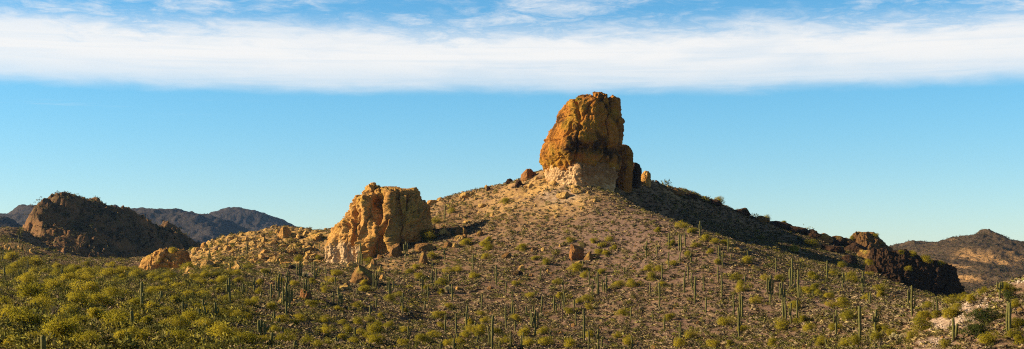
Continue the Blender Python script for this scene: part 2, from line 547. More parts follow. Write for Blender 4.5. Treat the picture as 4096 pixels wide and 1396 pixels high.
# mountain on the right
S4 = pt((3480, 1010, 2500), (3560, 992, 2500), (3600, 985, 2500), (3645, 972, 2500), (3690, 985, 2480), (3760, 976, 2420), (3850, 960, 2400), (3895, 951, 2400), (3935, 922, 2400), (3945, 922, 2400), (3985, 946, 2400), (4030, 972, 2400), (4096, 996, 2400), (4250, 1010, 2400), (4450, 1060, 2400),
        (3600, 1040, 2250), (3720, 1050, 2150), (3800, 1020, 2200), (3900, 1000, 2200), (4000, 1010, 2180), (4096, 1050, 2150), (4250, 1080, 2100), (3700, 1120, 1900), (3850, 1090, 1950), (3950, 1070, 1950), (4096, 1100, 1950),
        (3800, 1180, 1600), (3900, 1190, 1550), (4000, 1180, 1560), (4200, 1180, 1550), (3600, 1180, 1700), (3400, 1150, 1900))
S4 += [(600, 2900, -20), (850, 2900, -10), (1100, 2900, -30), (1250, 2500, -40)]
_crags = [wcent(3885, 1020, 2150), wcent(3935, 1030, 2130), wcent(4090, 1045, 2130), wcent(3830, 1060, 2020), wcent(3990, 1030, 2120), wcent(3860, 1110, 1850)]
def rock4(xy, z):
    out = np.zeros(len(xy))
    for (x, y) in _crags:
        out = np.maximum(out, np.exp(-(((xy[:, 0] - x) / 14) ** 2 + ((xy[:, 1] - y) / 45) ** 2)))
    return np.clip(out * 1.5 + np.clip(fbm(np.column_stack([xy, z]) / 40, 3, 50) * 1.6 - .4, 0, .4), 0, 1)
MID = hill('desert_mountain', S4, 20, 3350, 4600, 1480, 3000, 330, 260, M_MID, 1, [(5, 150, 'r'), (3, 40, 'w'), (3, 60, 'f'), (4, 26, 'r'), (2.5, 12, 'f')], rock4, -90)


# ------------------------------------------------------------------ rocks
def resample_closed(poly, n, rnd=2):
    P = np.array(poly, float)
    for _ in range(rnd):
        Q = np.roll(P, -1, 0)
        P = np.stack([.8 * P + .2 * Q, .2 * P + .8 * Q], 1).reshape(-1, 2)
    Q = np.roll(P, -1, 0)
    L = np.sqrt(((Q - P) ** 2).sum(1))
    s = np.concatenate([[0], np.cumsum(L)])
    t = np.linspace(0, s[-1], n, endpoint=False)
    PP = np.vstack([P, P[:1]])
    return np.column_stack([np.interp(t, s, PP[:, 0]), np.interp(t, s, PP[:, 1])])


def rock_disp(P, big, mid, small, sb, sm, seed, vert=.4):
    wv = .4 * np.column_stack([fbm(P / sb * 1.2, 3, seed + 1), fbm(P / sb * 1.2, 3, seed + 2), fbm(P / sb * 1.2, 3, seed + 3)])
    d = big * 1.1 * fbm(P * np.array([1, 1, vert]) / sb, 3, seed)
    f1, f2, c = worley(P * np.array([1, 1, vert]) / sb + wv, seed)          # big joint blocks
    d = d + big * 1.0 * (c - .5) * sstep(0, .10, f2 - f1) - big * .55 * (1 - sstep(0, .07, f2 - f1))
    d = d + mid * 1.3 * (ridged(P * np.array([1, 1, .28]) / (sm * 1.5), 4, seed + 9) - .25)
    f1, f2, c = worley(P * np.array([1, 1, .7]) / sm + 2.2 * wv, seed + 5)
    d = d + mid * .8 * (c - .5) * sstep(0, .12, f2 - f1)
    d = d + small * fbm(P / (sm * .4), 4, seed + 11, .6) * 2.4
    return d


def profile_rock(rows, Yc, plan, dep, disp, nr=130, ncol=260, dmin=None, zone=None, seed=1, top=.75, yshift=None, feat=None):
    """rows: (py, xl, xr) from top to bottom -> closed lump in world space; plan: closed outline, x -1..1, y -1 (front) .. 1"""
    R = np.array(sorted(rows), float)
    py = np.linspace(R[0, 0], R[-1, 0], nr)
    xl = np.interp(py, R[:, 0], R[:, 1])
    xr = np.interp(py, R[:, 0], R[:, 2])
    k = Yc / F
    pl = resample_closed(plan, ncol)
    a = (xr - xl) / 2 * k
    cx = ((xl + xr) / 2 - CX) * k
    z = (HY - py) * k
    amax = a.max()
    d = np.maximum(dep * a, dep * amax * top * np.sqrt(np.clip((py - R[0, 0]) / (R[-1, 0] - R[0, 0]) * 6, 0.05, 1)))
    sh = np.zeros(nr) if yshift is None else np.interp(py, *zip(*yshift))
    # extra rings closing the top
    rings = []
    for s, dz in ((.0, .0), (.35, .0), (.7, .0)):
        rings.append((s, dz))
    V = []
    N = []
    nx = np.roll(pl, -1, 0) - np.roll(pl, 1, 0)
    nrm = np.column_stack([nx[:, 1], -nx[:, 0]])
    nrm /= np.linalg.norm(nrm, axis=1)[:, None] + 1e-9
    if (nrm * pl).sum() < 0: nrm = -nrm
    for s, dz in rings:
        V.append(np.column_stack([cx[0] + a[0] * pl[:, 0] * s, Yc + sh[0] + d[0] * pl[:, 1] * s, np.full(ncol, z[0])]))
        N.append(np.column_stack([nrm * .2, np.full(ncol, .98)]))
    slope = np.gradient(a, z)
    for i in range(nr):
        V.append(np.column_stack([cx[i] + a[i] * pl[:, 0], Yc + sh[i] + d[i] * pl[:, 1], np.full(ncol, z[i])]))
        up = np.clip(-slope[i], -.4, 1.5)
        nn = np.column_stack([nrm, np.full(ncol, up)])
        N.append(nn / np.linalg.norm(nn, axis=1)[:, None])
    V = np.vstack(V)
    N = np.vstack(N)
    D = rock_disp(V, *disp, seed)
    if feat is not None: D = D + feat(V[:, 0] / k + CX, HY - V[:, 2] / k, V[:, 1] - Yc)
    V2 = V + N * D[:, None]
    Fc = grid_faces(nr + len(rings), ncol, True)
    cen = V2.mean(0)
    zn = zone(V2, (V2[:, 2] - z[-1]) / (z[0] - z[-1])) if zone else np.zeros((len(V2), 3))
    return V2, Fc[:, ::-1], zn


def rock_obj(name, label, cat, args, mat, parent=None, group=None):
    V, Fc, zn = profile_rock(**args)
    o = np.array([V[:, 0].mean(), V[:, 1].mean(), V[:, 2].min()])
    ob = link(name, mesh_data(name, V - o, Fc, mat, True, {'zone': zn}), None, tuple(o))
    if parent is not None:
        ob.parent = parent
        ob.location = Vector(o) - parent.location
    else:
        tag(ob, label, cat, group)
    OCC.append((V, Fc))
    return ob


OCC = []
def t6(Yv, a, b): return (340 + Yv / 1.756, 2000 + a / 1.756, 2000 + b / 1.756)
def t7(Yv, a, b): return (680 + Yv / 1.756, 1200 + a / 1.756, 1200 + b / 1.756)
def tb(Yv, a, b): return (900 + Yv / 3.512, 512 + a / 3.512, 512 + b / 3.512)
def tp(Yv, a, b): return (930 + Yv / 3.512, 3072 + a / 3.512, 3072 + b / 3.512)

PLAN_B = [(-1, .25), (-.72, -.42), (-.32, -.95), (.25, -.82), (.9, -.55), (1, .1), (.7, .8), (-.2, 1), (-.85, .8)]
butte = bpy.data.objects.new('rock_butte', None)
COL.objects.link(butte)
butte.location = W(2325, 770, 640)
tag(butte, 'tall brown rock butte with pale foot standing on the hilltop', 'rock butte')
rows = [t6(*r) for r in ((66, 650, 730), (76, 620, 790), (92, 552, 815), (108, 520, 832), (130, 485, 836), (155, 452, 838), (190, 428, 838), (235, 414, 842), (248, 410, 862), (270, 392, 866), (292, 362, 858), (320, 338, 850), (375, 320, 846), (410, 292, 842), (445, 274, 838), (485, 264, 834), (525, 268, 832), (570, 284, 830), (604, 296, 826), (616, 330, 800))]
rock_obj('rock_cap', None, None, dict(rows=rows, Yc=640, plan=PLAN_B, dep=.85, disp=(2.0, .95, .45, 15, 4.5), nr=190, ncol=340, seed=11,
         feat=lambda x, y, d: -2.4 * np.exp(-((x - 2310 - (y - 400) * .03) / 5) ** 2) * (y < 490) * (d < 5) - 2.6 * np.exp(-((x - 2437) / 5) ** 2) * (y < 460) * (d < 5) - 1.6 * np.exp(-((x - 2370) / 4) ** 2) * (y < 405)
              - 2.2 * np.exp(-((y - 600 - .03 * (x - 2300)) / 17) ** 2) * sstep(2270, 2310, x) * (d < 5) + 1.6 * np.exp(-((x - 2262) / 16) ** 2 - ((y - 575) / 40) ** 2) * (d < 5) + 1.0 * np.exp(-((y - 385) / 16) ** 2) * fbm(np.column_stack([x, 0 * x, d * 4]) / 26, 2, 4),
         zone=lambda V, h: np.column_stack([0 * h, np.clip(1 - np.abs(h - .35) * 1.2 + .3, 0, 1), np.exp(-((h - .27 - .02 * np.sin(V[:, 0] / 4)) / .075) ** 2) * .9 * (V[:, 0] > 22) + .8 * sstep(.08, .3, fbm(V / np.array([8, 8, 12]), 3, 88))]),  # blue: band paints the overhang's shade in the recess, noise patches are varnish
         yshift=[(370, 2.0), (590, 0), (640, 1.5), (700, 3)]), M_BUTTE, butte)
rows = [t6(*r) for r in ((560, 330, 812), (596, 306, 826), (640, 312, 822), (690, 328, 812), (740, 345, 800), (800, 350, 800), (860, 350, 800))]
PLAN_P = [(-1, .25), (-.7, -.45), (-.12, -.98), (.3, -.85), (.9, -.55), (1, .1), (.7, .8), (-.2, 1), (-.85, .8)]
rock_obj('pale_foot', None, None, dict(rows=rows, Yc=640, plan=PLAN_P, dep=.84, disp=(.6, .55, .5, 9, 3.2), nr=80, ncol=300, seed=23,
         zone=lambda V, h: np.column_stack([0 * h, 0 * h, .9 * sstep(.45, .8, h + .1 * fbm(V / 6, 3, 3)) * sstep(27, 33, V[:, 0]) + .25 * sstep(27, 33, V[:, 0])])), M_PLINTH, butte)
PLAN_R = [(-1, .2), (-.6, -.7), (.1, -1), (.8, -.6), (1, .2), (.5, 1), (-.6, .9)]
rock_obj('leaning_rock', 'dark brown rock slab leaning against the back of the tall butte', 'rock',
         dict(rows=[t6(*r) for r in ((428, 845, 880), (440, 825, 905), (470, 812, 926), (520, 805, 932), (590, 800, 936), (680, 800, 932), (760, 800, 930))], Yc=655, plan=PLAN_R, dep=1.0, disp=(1.0, .5, .2, 7, 2.5), nr=70, ncol=120, seed=31,
              zone=lambda V, h: np.column_stack([0 * h, sstep(.5, 1, h), .3 + 0 * h])), M_BUTTE)
rock_obj('standing_rock', 'dark standing rock right beside the slab behind the butte', 'rock',
         dict(rows=[t6(*r) for r in ((545, 940, 962), (565, 934, 980), (600, 930, 993), (640, 930, 988), (720, 925, 985))], Yc=660, plan=PLAN_R, dep=1.1, disp=(.6, .4, .2, 5, 2), nr=50, ncol=90, seed=37, zone=lambda V, h: np.column_stack([0 * h, 0 * h, .6 + 0 * h])), M_DARKR)
rock_obj('boulder', 'small sunlit orange boulder on the ridge just right of the butte', 'boulder',
         dict(rows=[t6(*r) for r in ((606, 1015, 1040), (620, 1000, 1054), (645, 990, 1058), (672, 982, 1056), (720, 982, 1056))], Yc=672, plan=PLAN_R, dep=1.0, disp=(.5, .4, .2, 4, 1.8), nr=50, ncol=90, seed=41), M_CRAG)
# crag
PLAN_C = [(-1, .3), (-.86, -.35), (-.5, -.72), (-.3, -.62), (-.02, -.98), (.12, -.62), (.42, -.8), (.75, -.5), (1, .2), (.6, .9), (-.6, 1)]
rows = [t7(*r) for r in ((112, 490, 522), (122, 468, 655), (134, 450, 805), (150, 432, 834), (180, 402, 856), (210, 366, 878), (250, 335, 902), (300, 298, 925), (340, 278, 940), (390, 218, 950), (440, 200, 940), (500, 172, 890), (540, 158, 870), (575, 168, 850), (620, 180, 830), (665, 190, 810), (730, 190, 800))]
rock_obj('rock_crag', 'broad orange rock crag with whitish lower left face on the hillside', 'rock crag',
         dict(rows=rows, Yc=610, plan=PLAN_C, dep=.62, disp=(1.9, 1.15, .45, 11, 3.4), nr=190, ncol=360, seed=53,
              feat=lambda x, y, d: (d < 3) * (-5.0 * np.exp(-((x - 1506 - .12 * (y - 760)) / 14) ** 2) * sstep(960, 860, y) + 3.2 * np.exp(-((x - 1556 - .10 * (y - 800)) / 13) ** 2) * sstep(740, 800, y)
                  - 2.6 * np.exp(-((x - 1634) / 5) ** 2) * sstep(850, 830, y) - 3.0 * np.exp(-((x - 1600 - .2 * (y - 850)) / 16) ** 2) * sstep(800, 860, y) + 2.2 * np.exp(-((x - 1462) / 16) ** 2) * sstep(760, 800, y)
                  - 2.4 * np.exp(-((x - 1425 - .08 * (y - 850)) / 9) ** 2) * sstep(1000, 900, y) - 1.8 * np.exp(-((x - 1350) / 10) ** 2) * sstep(880, 950, y) + 2.6 * np.exp(-((x - 1580) / 15) ** 2 - ((y - 985) / 45) ** 2))
                  + 1.8 * fbm(np.column_stack([x / 16, 0 * x, y / 110]), 3, 66),
              zone=lambda V, h: np.column_stack([np.clip(1.95 - h * 4.4, 0, 1) * sstep(-61, -68, V[:, 0]), np.clip(h * 1.4 - .2, 0, 1), .25 * (V[:, 0] > -58)]),  # blue: the crag's shaded right part is put into the colour
              yshift=[(735, 10), (850, 5), (960, 0), (1100, -3)]), M_CRAG)
# low orange mound
PLAN_M = [(-1, .3), (-.8, -.5), (-.35, -.8), (-.1, -.6), (.2, -.85), (.8, -.5), (1, .2), (.5, .9), (-.6, .9)]
rows = [tb(*r) for r in ((300, 500, 610), (316, 460, 730), (340, 418, 800), (372, 404, 832), (420, 332, 866), (460, 288, 890), (520, 205, 915), (560, 178, 910), (600, 158, 890), (655, 150, 870), (720, 150, 860))]
rock_obj('rock_mound', 'low rounded orange rock mound at the foot of the dark rocky hill', 'rock mound',
         dict(rows=rows, Yc=640, plan=PLAN_M, dep=.6, disp=(1.9, .9, .4, 9, 3.2), nr=110, ncol=240, seed=61, zone=lambda V, h: np.column_stack([0 * h, .6 + 0 * h, .1 + .5 * (V[:, 0] > -150)])), M_CRAG)  # blue: right end darkened, painting the side turned from the sun
# knob and black cliff on the right end of the ridge
rows = [tp(*r) for r in ((-2, 1280, 1470), (25, 1240, 1525), (60, 1220, 1565), (100, 1195, 1605), (150, 1180, 1640), (200, 1170, 1690), (270, 1190, 1740), (360, 1280, 1780), (470, 1400, 1800))]
rock_obj('rock_outcrop', 'rough brown rock knob on the far end of the shadowed ridge', 'rock',
         dict(rows=rows, Yc=800, plan=PLAN_B, dep=.8, disp=(1.8, 1.1, .4, 8, 3), nr=120, ncol=220, seed=71, zone=lambda V, h: np.column_stack([0 * h, h * .6, .9 - .5 * h])), M_BOULD)  # blue: shade painted into the brown rock, stronger towards the foot
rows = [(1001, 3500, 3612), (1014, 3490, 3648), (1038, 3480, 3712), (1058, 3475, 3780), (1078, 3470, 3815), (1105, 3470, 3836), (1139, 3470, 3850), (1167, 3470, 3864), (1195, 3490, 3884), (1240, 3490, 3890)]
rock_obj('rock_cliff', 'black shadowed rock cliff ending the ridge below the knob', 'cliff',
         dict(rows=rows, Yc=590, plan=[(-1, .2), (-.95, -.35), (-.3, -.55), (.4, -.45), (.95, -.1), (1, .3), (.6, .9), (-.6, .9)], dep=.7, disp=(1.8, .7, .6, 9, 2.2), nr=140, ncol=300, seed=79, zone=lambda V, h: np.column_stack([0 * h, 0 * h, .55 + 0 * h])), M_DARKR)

# boulders: one icosphere cut by random planes and roughened
def ico(sub):
    import bmesh
    bm = bmesh.new()
    bmesh.ops.create_icosphere(bm, subdivisions=sub, radius=1)
    V = np.array([v.co[:] for v in bm.verts])
    Fc = np.array([[v.index for v in f.verts] for f in bm.faces])
    bm.free()
    return V, Fc
ICO4 = ico(5)
ICO2 = ico(2)
ICO1 = ico(1)


def boulder_mesh(seed, w, d, h, mat, cut=13, lich=.6):
    rg = np.random.default_rng(seed)
    V = ICO4[0].copy()
    for _ in range(cut):
        n = rg.normal(size=3)
        n[2] = abs(n[2]) * .8
        n /= np.linalg.norm(n)
        lim = rg.uniform(.52, .8)
        dd = V @ n
        V = V - np.clip(dd - lim, 0, None)[:, None] * n * .99
    D = rock_disp(V * 3 + seed, .07, .10, .06, 2.2, 1.0, seed % 90, .9)
    V = V * (1 + D)[:, None]
    V = V / np.array([np.abs(V[:, 0]).max(), np.abs(V[:, 1]).max(), 1])
    V[:, 2] = (V[:, 2] - V[:, 2].min()) / (V[:, 2].max() - V[:, 2].min())
    V = V * np.array([w / 2, d / 2, h])
    z = V[:, 2] / h
    return mesh_data('boulder', V, ICO4[1], mat, True, {'zone': np.column_stack([0 * z, lich * sstep(.3, .9, z), 0 * z])})


# x0,x1,y0,y1 (photo pixels), material, label
TL = dict(A=(0, 900, 3.512), B=(512, 900, 3.512), C=(1024, 900, 3.512), D=(1536, 750, 3.512), E=(0, 1146, 3.512), F=(512, 1146, 3.512), G=(1024, 1146, 3.512), H=(1536, 946, 3.512),
          I=(1536, 1146, 3.512), J=(2048, 1146, 3.512), K=(2048, 920, 3.512), L=(2560, 1146, 3.512), M=(2560, 900, 3.512), N=(3072, 1146, 3.512), P=(3072, 930, 3.512), Q=(3584, 1080, 2.779), R6=(2000, 340, 1.756))
def tpx(t, x, y):
    ox, oy, s = TL[t]
    return ox + x / s, oy + y / s

BOULD = [
 ('C', 1310, 1640, 555, 845, M_BOULD, 'large mossy boulder with a pointed overhang below the orange crag'),
 ('G', 590, 768, 15, 195, M_REDB, 'split dark red boulder behind a branched saguaro below the crag'),
 ('G', 285, 410, 172, 272, M_YELB, 'jagged yellow rock left of the split dark red boulder'),
 ('G', 500, 600, 180, 228, M_YELB, 'flat yellow rock touching the foot of the split red boulder'),
 ('G', 1160, 1340, -10, 55, M_YELB, 'low yellow rock on the slope under the mossy boulder'),
 ('H', 490, 615, 190, 398, M_BOULD, 'upright pillar of mossy rock under the hooked yellow outcrop'),
 ('H', 435, 708, 72, 215, M_BOULD, 'wide yellow capped rock resting above the mossy rock pillar'),
 ('H', 75, 260, 60, 300, M_BOULD, 'dark orange rock buttress against the right end of the crag'),
 ('H', 215, 330, 15, 140, M_BOULD, 'rounded brown rock behind the low branched saguaro by the crag'),
 ('D', 1000, 1085, 505, 680, M_BOULD, 'tall dark fin of rock in the outcrop between crag and butte'),
 ('D', 1080, 1165, 540, 680, M_BOULD, 'second dark fin of rock close beside the taller fin'),
 ('D', 770, 905, 560, 665, M_YELB, 'yellow topped slab left of the dark rock fins'),
 ('D', 865, 945, 605, 690, M_BOULD, 'small dark rock wedged between yellow slab and rock fins'),
 ('D', 995, 1115, 655, 755, M_YELB, 'bright yellow rounded rock below the dark rock fins'),
 ('D', 1090, 1170, 640, 740, M_BOULD, 'brown rounded rock right of the bright yellow rock'),
 ('D', 835, 950, 750, 850, M_BOULD, 'broken brown ledge at the bottom of the outcrop'),
 ('D', 950, 1060, 765, 850, M_YELB, 'broken yellow ledge at the bottom of the outcrop'),
 ('D', 1110, 1240, 450, 510, M_YELB, 'thin slanting yellow slab above the dark rock fins'),
 ('D', 1300, 1405, 600, 685, M_BOULD, 'lone squat brown boulder right of the rock fins'),
 ('D', 580, 745, 165, 255, M_CRAG, 'rounded orange rock on the skyline notch beside the crag'),
 ('D', 1070, 1290, 48, 145, M_YELB, 'long sunlit yellow rock on the skyline between crag and butte'),
 ('D', 1430, 1500, -25, 55, M_DARKR, 'dark rock on the skyline above the long yellow rock'),
 ('K', 765, 1005, 200, 435, M_REDB, 'large angular red boulder alone in the middle of the hill'),
 ('K', 1020, 1155, 305, 438, M_BOULD, 'shaded olive boulder just right of the large red boulder'),
 ('K', 85, 192, 490, 575, M_YELB, 'bright yellow boulder on the slope left of the red boulder'),
 ('K', 400, 475, 245, 305, M_YELB, 'cluster-like pale rock upslope of the bright yellow boulder'),
 ('K', 655, 702, 198, 248, M_YELB, 'small pointed yellow rock above left of the red boulder'),
 ('K', 478, 528, 558, 608, M_CRAG, 'small orange rock beside the lone short saguaro midslope'),
 ('K', 270, 365, 248, 315, M_BOULD, 'dark mossy rock between two shrubs left of the red boulder'),
 ('K', 20, 160, 575, 660, M_DARKR, 'dark rock ledge right under the bright yellow boulder'),
 ('K', 238, 302, 612, 665, M_BOULD, 'brown rock below the dark ledge on the mid slope'),
 ('K', 885, 990, 430, 482, M_YELB, 'low pale rubble rock at the toe of the red boulder'),
 ('I', 1172, 1260, 418, 505, M_CRAG, 'orange boulder behind a branched saguaro low on the hill'),
 ('H', 1000, 1078, 698, 758, M_CRAG, 'rounded orange rock beside a branched saguaro midslope'),
 ('H', 1435, 1535, 690, 752, M_BOULD, 'brown rocky lump on the slope near a slender branched saguaro'),
 ('H', 1660, 1798, 205, 318, M_BOULD, 'brown stepped rock on the slope under the butte'),
 ('A', 1380, 1490, 620, 685, M_YELB, 'low yellow rock in the shrubs before the dark hill'),
 ('A', 1560, 1740, 612, 690, M_BOULD, 'low brown rock ledge in the shrubs before the dark hill'),
 ('C', 430, 555, 565, 622, M_DARKR, 'dark slanting slab among saguaros left of the crag foot'),
 ('C', 300, 470, 20, 185, M_CRAG, 'big rounded orange rock on the crest of the yellow ridge'),
 ('B', 1022, 1110, 238, 312, M_CRAG, 'orange knuckle of rock on the yellow ridge near the dark hill'),
 ('B', 872, 1000, 305, 395, M_YELB, 'yellow rock at the lower end of the yellow ridge'),
 ('B', 1000, 1200, 470, 625, M_YELB, 'slanting yellow rock slab right of the low orange mound'),
 ('B', 1120, 1290, 500, 610, M_YELB, 'second slanting yellow slab upslope of the first one'),
 ('B', 780, 990, 655, 755, M_YELB, 'flat golden rock in the shrubs under the orange mound'),
 ('B', 1380, 1450, 285, 345, M_CRAG, 'orange round rock midway up the yellow ridge'),
 ('B', 1180, 1250, 335, 375, M_CRAG, 'small orange rock by a saguaro trio on the yellow ridge'),
 ('C', 440, 545, 275, 395, M_YELB, 'yellow rock face on the ridge slope left of the crag'),
 ('C', 10, 130, 240, 340, M_YELB, 'yellow blocky rock low on the yellow ridge'),
 ('C', 690, 790, 355, 420, M_YELB, 'pale rock beside a saguaro between ridge and crag'),
 ('C', 1600, 1690, 480, 580, M_BOULD, 'mossy rock at the start of the ledge under the crag'),
 ('C', 1690, 1800, 415, 500, M_BOULD, 'mossy slanting ledge under the right side of the crag'),
 ('C', 1730, 1800, 700, 790, M_CRAG, 'orange rock just right of the large mossy boulder'),
 ('C', 1540, 1620, 765, 830, M_BOULD, 'mossy rock at the right toe of the large mossy boulder'),
 ('C', 1220, 1320, 815, 878, M_BOULD, 'dark rock fragment left of the large mossy boulder'),
 ('R6', 138, 252, 586, 668, M_REDB, 'dark tilted slab on the skyline left of the butte'),
 ('R6', 40, 90, 650, 690, M_DARKR, 'dark rock on the skyline left of the tilted slab'),
 ('R6', 100, 160, 665, 720, M_DARKR, 'dark shrub covered rock under the tilted slab'),
 ('R6', 190, 245, 690, 725, M_YELB, 'flat tan rock between tilted slab and butte foot'),
 ('R6', 400, 505, 752, 800, M_YELB, 'orange broken rock in front of the butte foot'),
 ('R6', 505, 585, 725, 765, M_YELB, 'orange cracked buttress at the front corner of the butte foot'),
 ('R6', 1085, 1120, 670, 692, M_DARKR, 'small dark rock on the ridge beyond the orange boulder'),
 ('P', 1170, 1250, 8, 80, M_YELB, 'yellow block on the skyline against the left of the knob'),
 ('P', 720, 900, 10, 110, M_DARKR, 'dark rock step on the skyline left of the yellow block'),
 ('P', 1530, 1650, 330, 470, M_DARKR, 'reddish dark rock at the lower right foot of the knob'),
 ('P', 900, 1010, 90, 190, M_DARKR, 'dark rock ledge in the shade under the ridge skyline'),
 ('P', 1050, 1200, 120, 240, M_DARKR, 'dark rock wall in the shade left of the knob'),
 ('M', 1290, 1440, 315, 365, M_YELB, 'golden flat rock on the shadow edge of the spur'),
 ('Q', 495, 545, 735, 765, M_CRAG, 'small reddish stone on the pale bare streak'),
]
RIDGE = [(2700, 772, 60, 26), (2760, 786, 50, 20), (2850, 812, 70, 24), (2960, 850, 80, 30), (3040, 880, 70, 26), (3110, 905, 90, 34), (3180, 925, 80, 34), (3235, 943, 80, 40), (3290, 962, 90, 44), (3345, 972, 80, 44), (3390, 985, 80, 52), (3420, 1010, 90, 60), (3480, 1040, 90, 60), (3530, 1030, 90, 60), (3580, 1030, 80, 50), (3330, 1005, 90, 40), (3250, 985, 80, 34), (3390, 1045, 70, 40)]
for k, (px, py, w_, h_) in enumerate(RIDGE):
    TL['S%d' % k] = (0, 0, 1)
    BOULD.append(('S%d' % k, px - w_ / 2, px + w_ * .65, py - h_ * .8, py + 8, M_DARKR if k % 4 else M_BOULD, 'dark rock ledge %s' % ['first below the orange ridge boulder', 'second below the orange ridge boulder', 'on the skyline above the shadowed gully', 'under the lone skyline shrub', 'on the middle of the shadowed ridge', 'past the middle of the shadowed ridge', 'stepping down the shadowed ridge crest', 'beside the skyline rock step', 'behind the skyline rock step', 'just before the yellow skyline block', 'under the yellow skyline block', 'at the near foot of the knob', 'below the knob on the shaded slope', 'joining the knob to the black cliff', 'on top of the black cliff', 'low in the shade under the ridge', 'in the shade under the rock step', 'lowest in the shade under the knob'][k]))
GOLDS = []
_rg = np.random.default_rng(99)
GOLD = [(905, 985), (940, 968), (985, 962), (1015, 968), (1050, 962), (1085, 975), (1200, 930), (1235, 945), (1262, 955), (1165, 945), (1130, 985), (1060, 1010), (1020, 1000), (980, 1000), (935, 1010), (895, 1025), (860, 1010), (845, 1045), (900, 1060), (960, 1040), (1010, 1045), (1190, 985), (1230, 1000), (1160, 1015), (1095, 1045), (1250, 1030), (925, 1080), (1000, 1080), (870, 1080), (1140, 1060)]
for k, (px, py) in enumerate(GOLD):
    TL['T%d' % k] = (0, 0, 1)
    w_ = _rg.uniform(24, 64) * (1.3 if k % 4 == 0 else 1); h_ = w_ * _rg.uniform(.3, .5)
    BOULD.append(('T%d' % k, px - w_ / 2, px + w_ / 2, py - h_, py + 3, [M_YELB, M_YELB, M_CRAG][k % 3], None))
for i, (t, x0, x1, y0, y1, mt, lab) in enumerate(BOULD):
    a, b = tpx(t, x0, y0), tpx(t, x1, y1)
    px, py = (a[0] + b[0]) / 2, b[1]
    if mt is M_DARKR and t in 'P': pass
    h_ = hit(px, py - 2)
    if h_ is None:
        for q in range(2, 60, 2):
            h_ = hit(px, py + q)
            if h_ is not None: break
    if h_ is None: continue
    k = h_.y / F
    w, hh = (b[0] - a[0]) * k, (b[1] - a[1]) * k
    f_ = 1.0 if t in ('R6', 'C', 'G', 'K') else .9
    me = boulder_mesh((100 if i else 907) + i, w * 1.15, w * 1.05, hh * 1.3 * f_, mt)
    o = link('boulder', me, None, (h_.x, h_.y + w * .3, h_.z - hh * .32), 0)
    if lab is None:
        o.rotation_euler = (.15, -_rg.uniform(.2, .55), _rg.uniform(-.3, .3))
        o.location.z -= hh * .25
        GOLDS.append((o, px, py))
        tag(o, None, 'rock', 'golden rocks of the low ridge')
    else:
        tag(o, lab, 'boulder' if 'boulder' in lab else 'rock')

# ------------------------------------------------------------------ vegetation meshes
def frames(n, rg):
    a = rg.normal(size=(n, 3)); a /= np.linalg.norm(a, axis=1)[:, None]
    b = rg.normal(size=(n, 3)); b -= (a * b).sum(1)[:, None] * a
    b /= np.linalg.norm(b, axis=1)[:, None]
    return a, b


LAST = {}


def leaf_cloud(rg, n, size, clumps, up=.5):
    """clumps: (x,y,z,rx,ry,rz); elongated triangles spread in shells, twigs pointing out"""
    C = np.array(clumps)
    wgt = (C[:, 3] * C[:, 4] * C[:, 5]) ** .67
    idx = rg.choice(len(C), n, p=wgt / wgt.sum())
    d = rg.normal(size=(n, 3)); d /= np.linalg.norm(d, axis=1)[:, None]
    r = rg.uniform(.25, 1.0, n) ** .5 * (1 + .22 * rg.normal(size=n))
    P = C[idx, :3] + d * r[:, None] * C[idx, 3:]
    keep = P[:, 2] > -.02
    P, d = P[keep], d[keep]
    n = len(P)
    dirn = d * .8 + rg.normal(size=(n, 3)) * .6 + np.array([0, 0, up])
    dirn /= np.linalg.norm(dirn, axis=1)[:, None]
    s = np.cross(dirn, rg.normal(size=(n, 3))); s /= np.linalg.norm(s, axis=1)[:, None]
    L = size * rg.uniform(.7, 1.6, n)[:, None]
    Wd = size * rg.uniform(.28, .55, n)[:, None]
    V = np.stack([P - s * Wd, P + s * Wd, P + dirn * L * 1.5], 1).reshape(-1, 3)
    ctr = C[idx][keep][:, :3] * np.array([.6, .6, .6])
    LAST['n'] = puff_normals(V, ctr.repeat(3, 0), (.15), .55, int(rg.integers(1, 9999)))
    return V, np.arange(3 * n).reshape(-1, 3)


def tube(pts, rad, ns=5, cap=True):
    pts = np.array(pts, float)
    rad = np.array(rad, float)
    n = len(pts)
    T = np.gradient(pts, axis=0)
    T /= np.linalg.norm(T, axis=1)[:, None] + 1e-9
    ref = np.array([1.0, .13, .07])
    V = []
    for i in range(n):
        a = np.cross(T[i], ref); a /= np.linalg.norm(a) + 1e-9
        b = np.cross(T[i], a)
        th = np.linspace(0, 2 * math.pi, ns, endpoint=False)
        V.append(pts[i] + rad[i] * (np.cos(th)[:, None] * a + np.sin(th)[:, None] * b))
    V = np.vstack(V)
    Fc = grid_faces(n, ns, True)
    return V, Fc


def tri(Fq): return np.vstack([Fq[:, [0, 1, 2]], Fq[:, [0, 2, 3]]])


def join(parts):
    V, Fc, o = [], [], 0
    for v, f in parts:
        V.append(v); Fc.append(f + o); o += len(v)
    return np.vstack(V), np.vstack(Fc)


def puff_normals(V, C, up=.35, jit=.35, seed=1):
    """leaf normals that follow the clump surface, so a bush has a sunny and a shady side"""
    N = V - C
    N /= np.linalg.norm(N, axis=1)[:, None] + 1e-9
    N = N + np.array([0, 0, up]) + jit * np.random.default_rng(seed).normal(size=(len(V) // 3, 3)).repeat(3, 0)
    return N / (np.linalg.norm(N, axis=1)[:, None] + 1e-9)


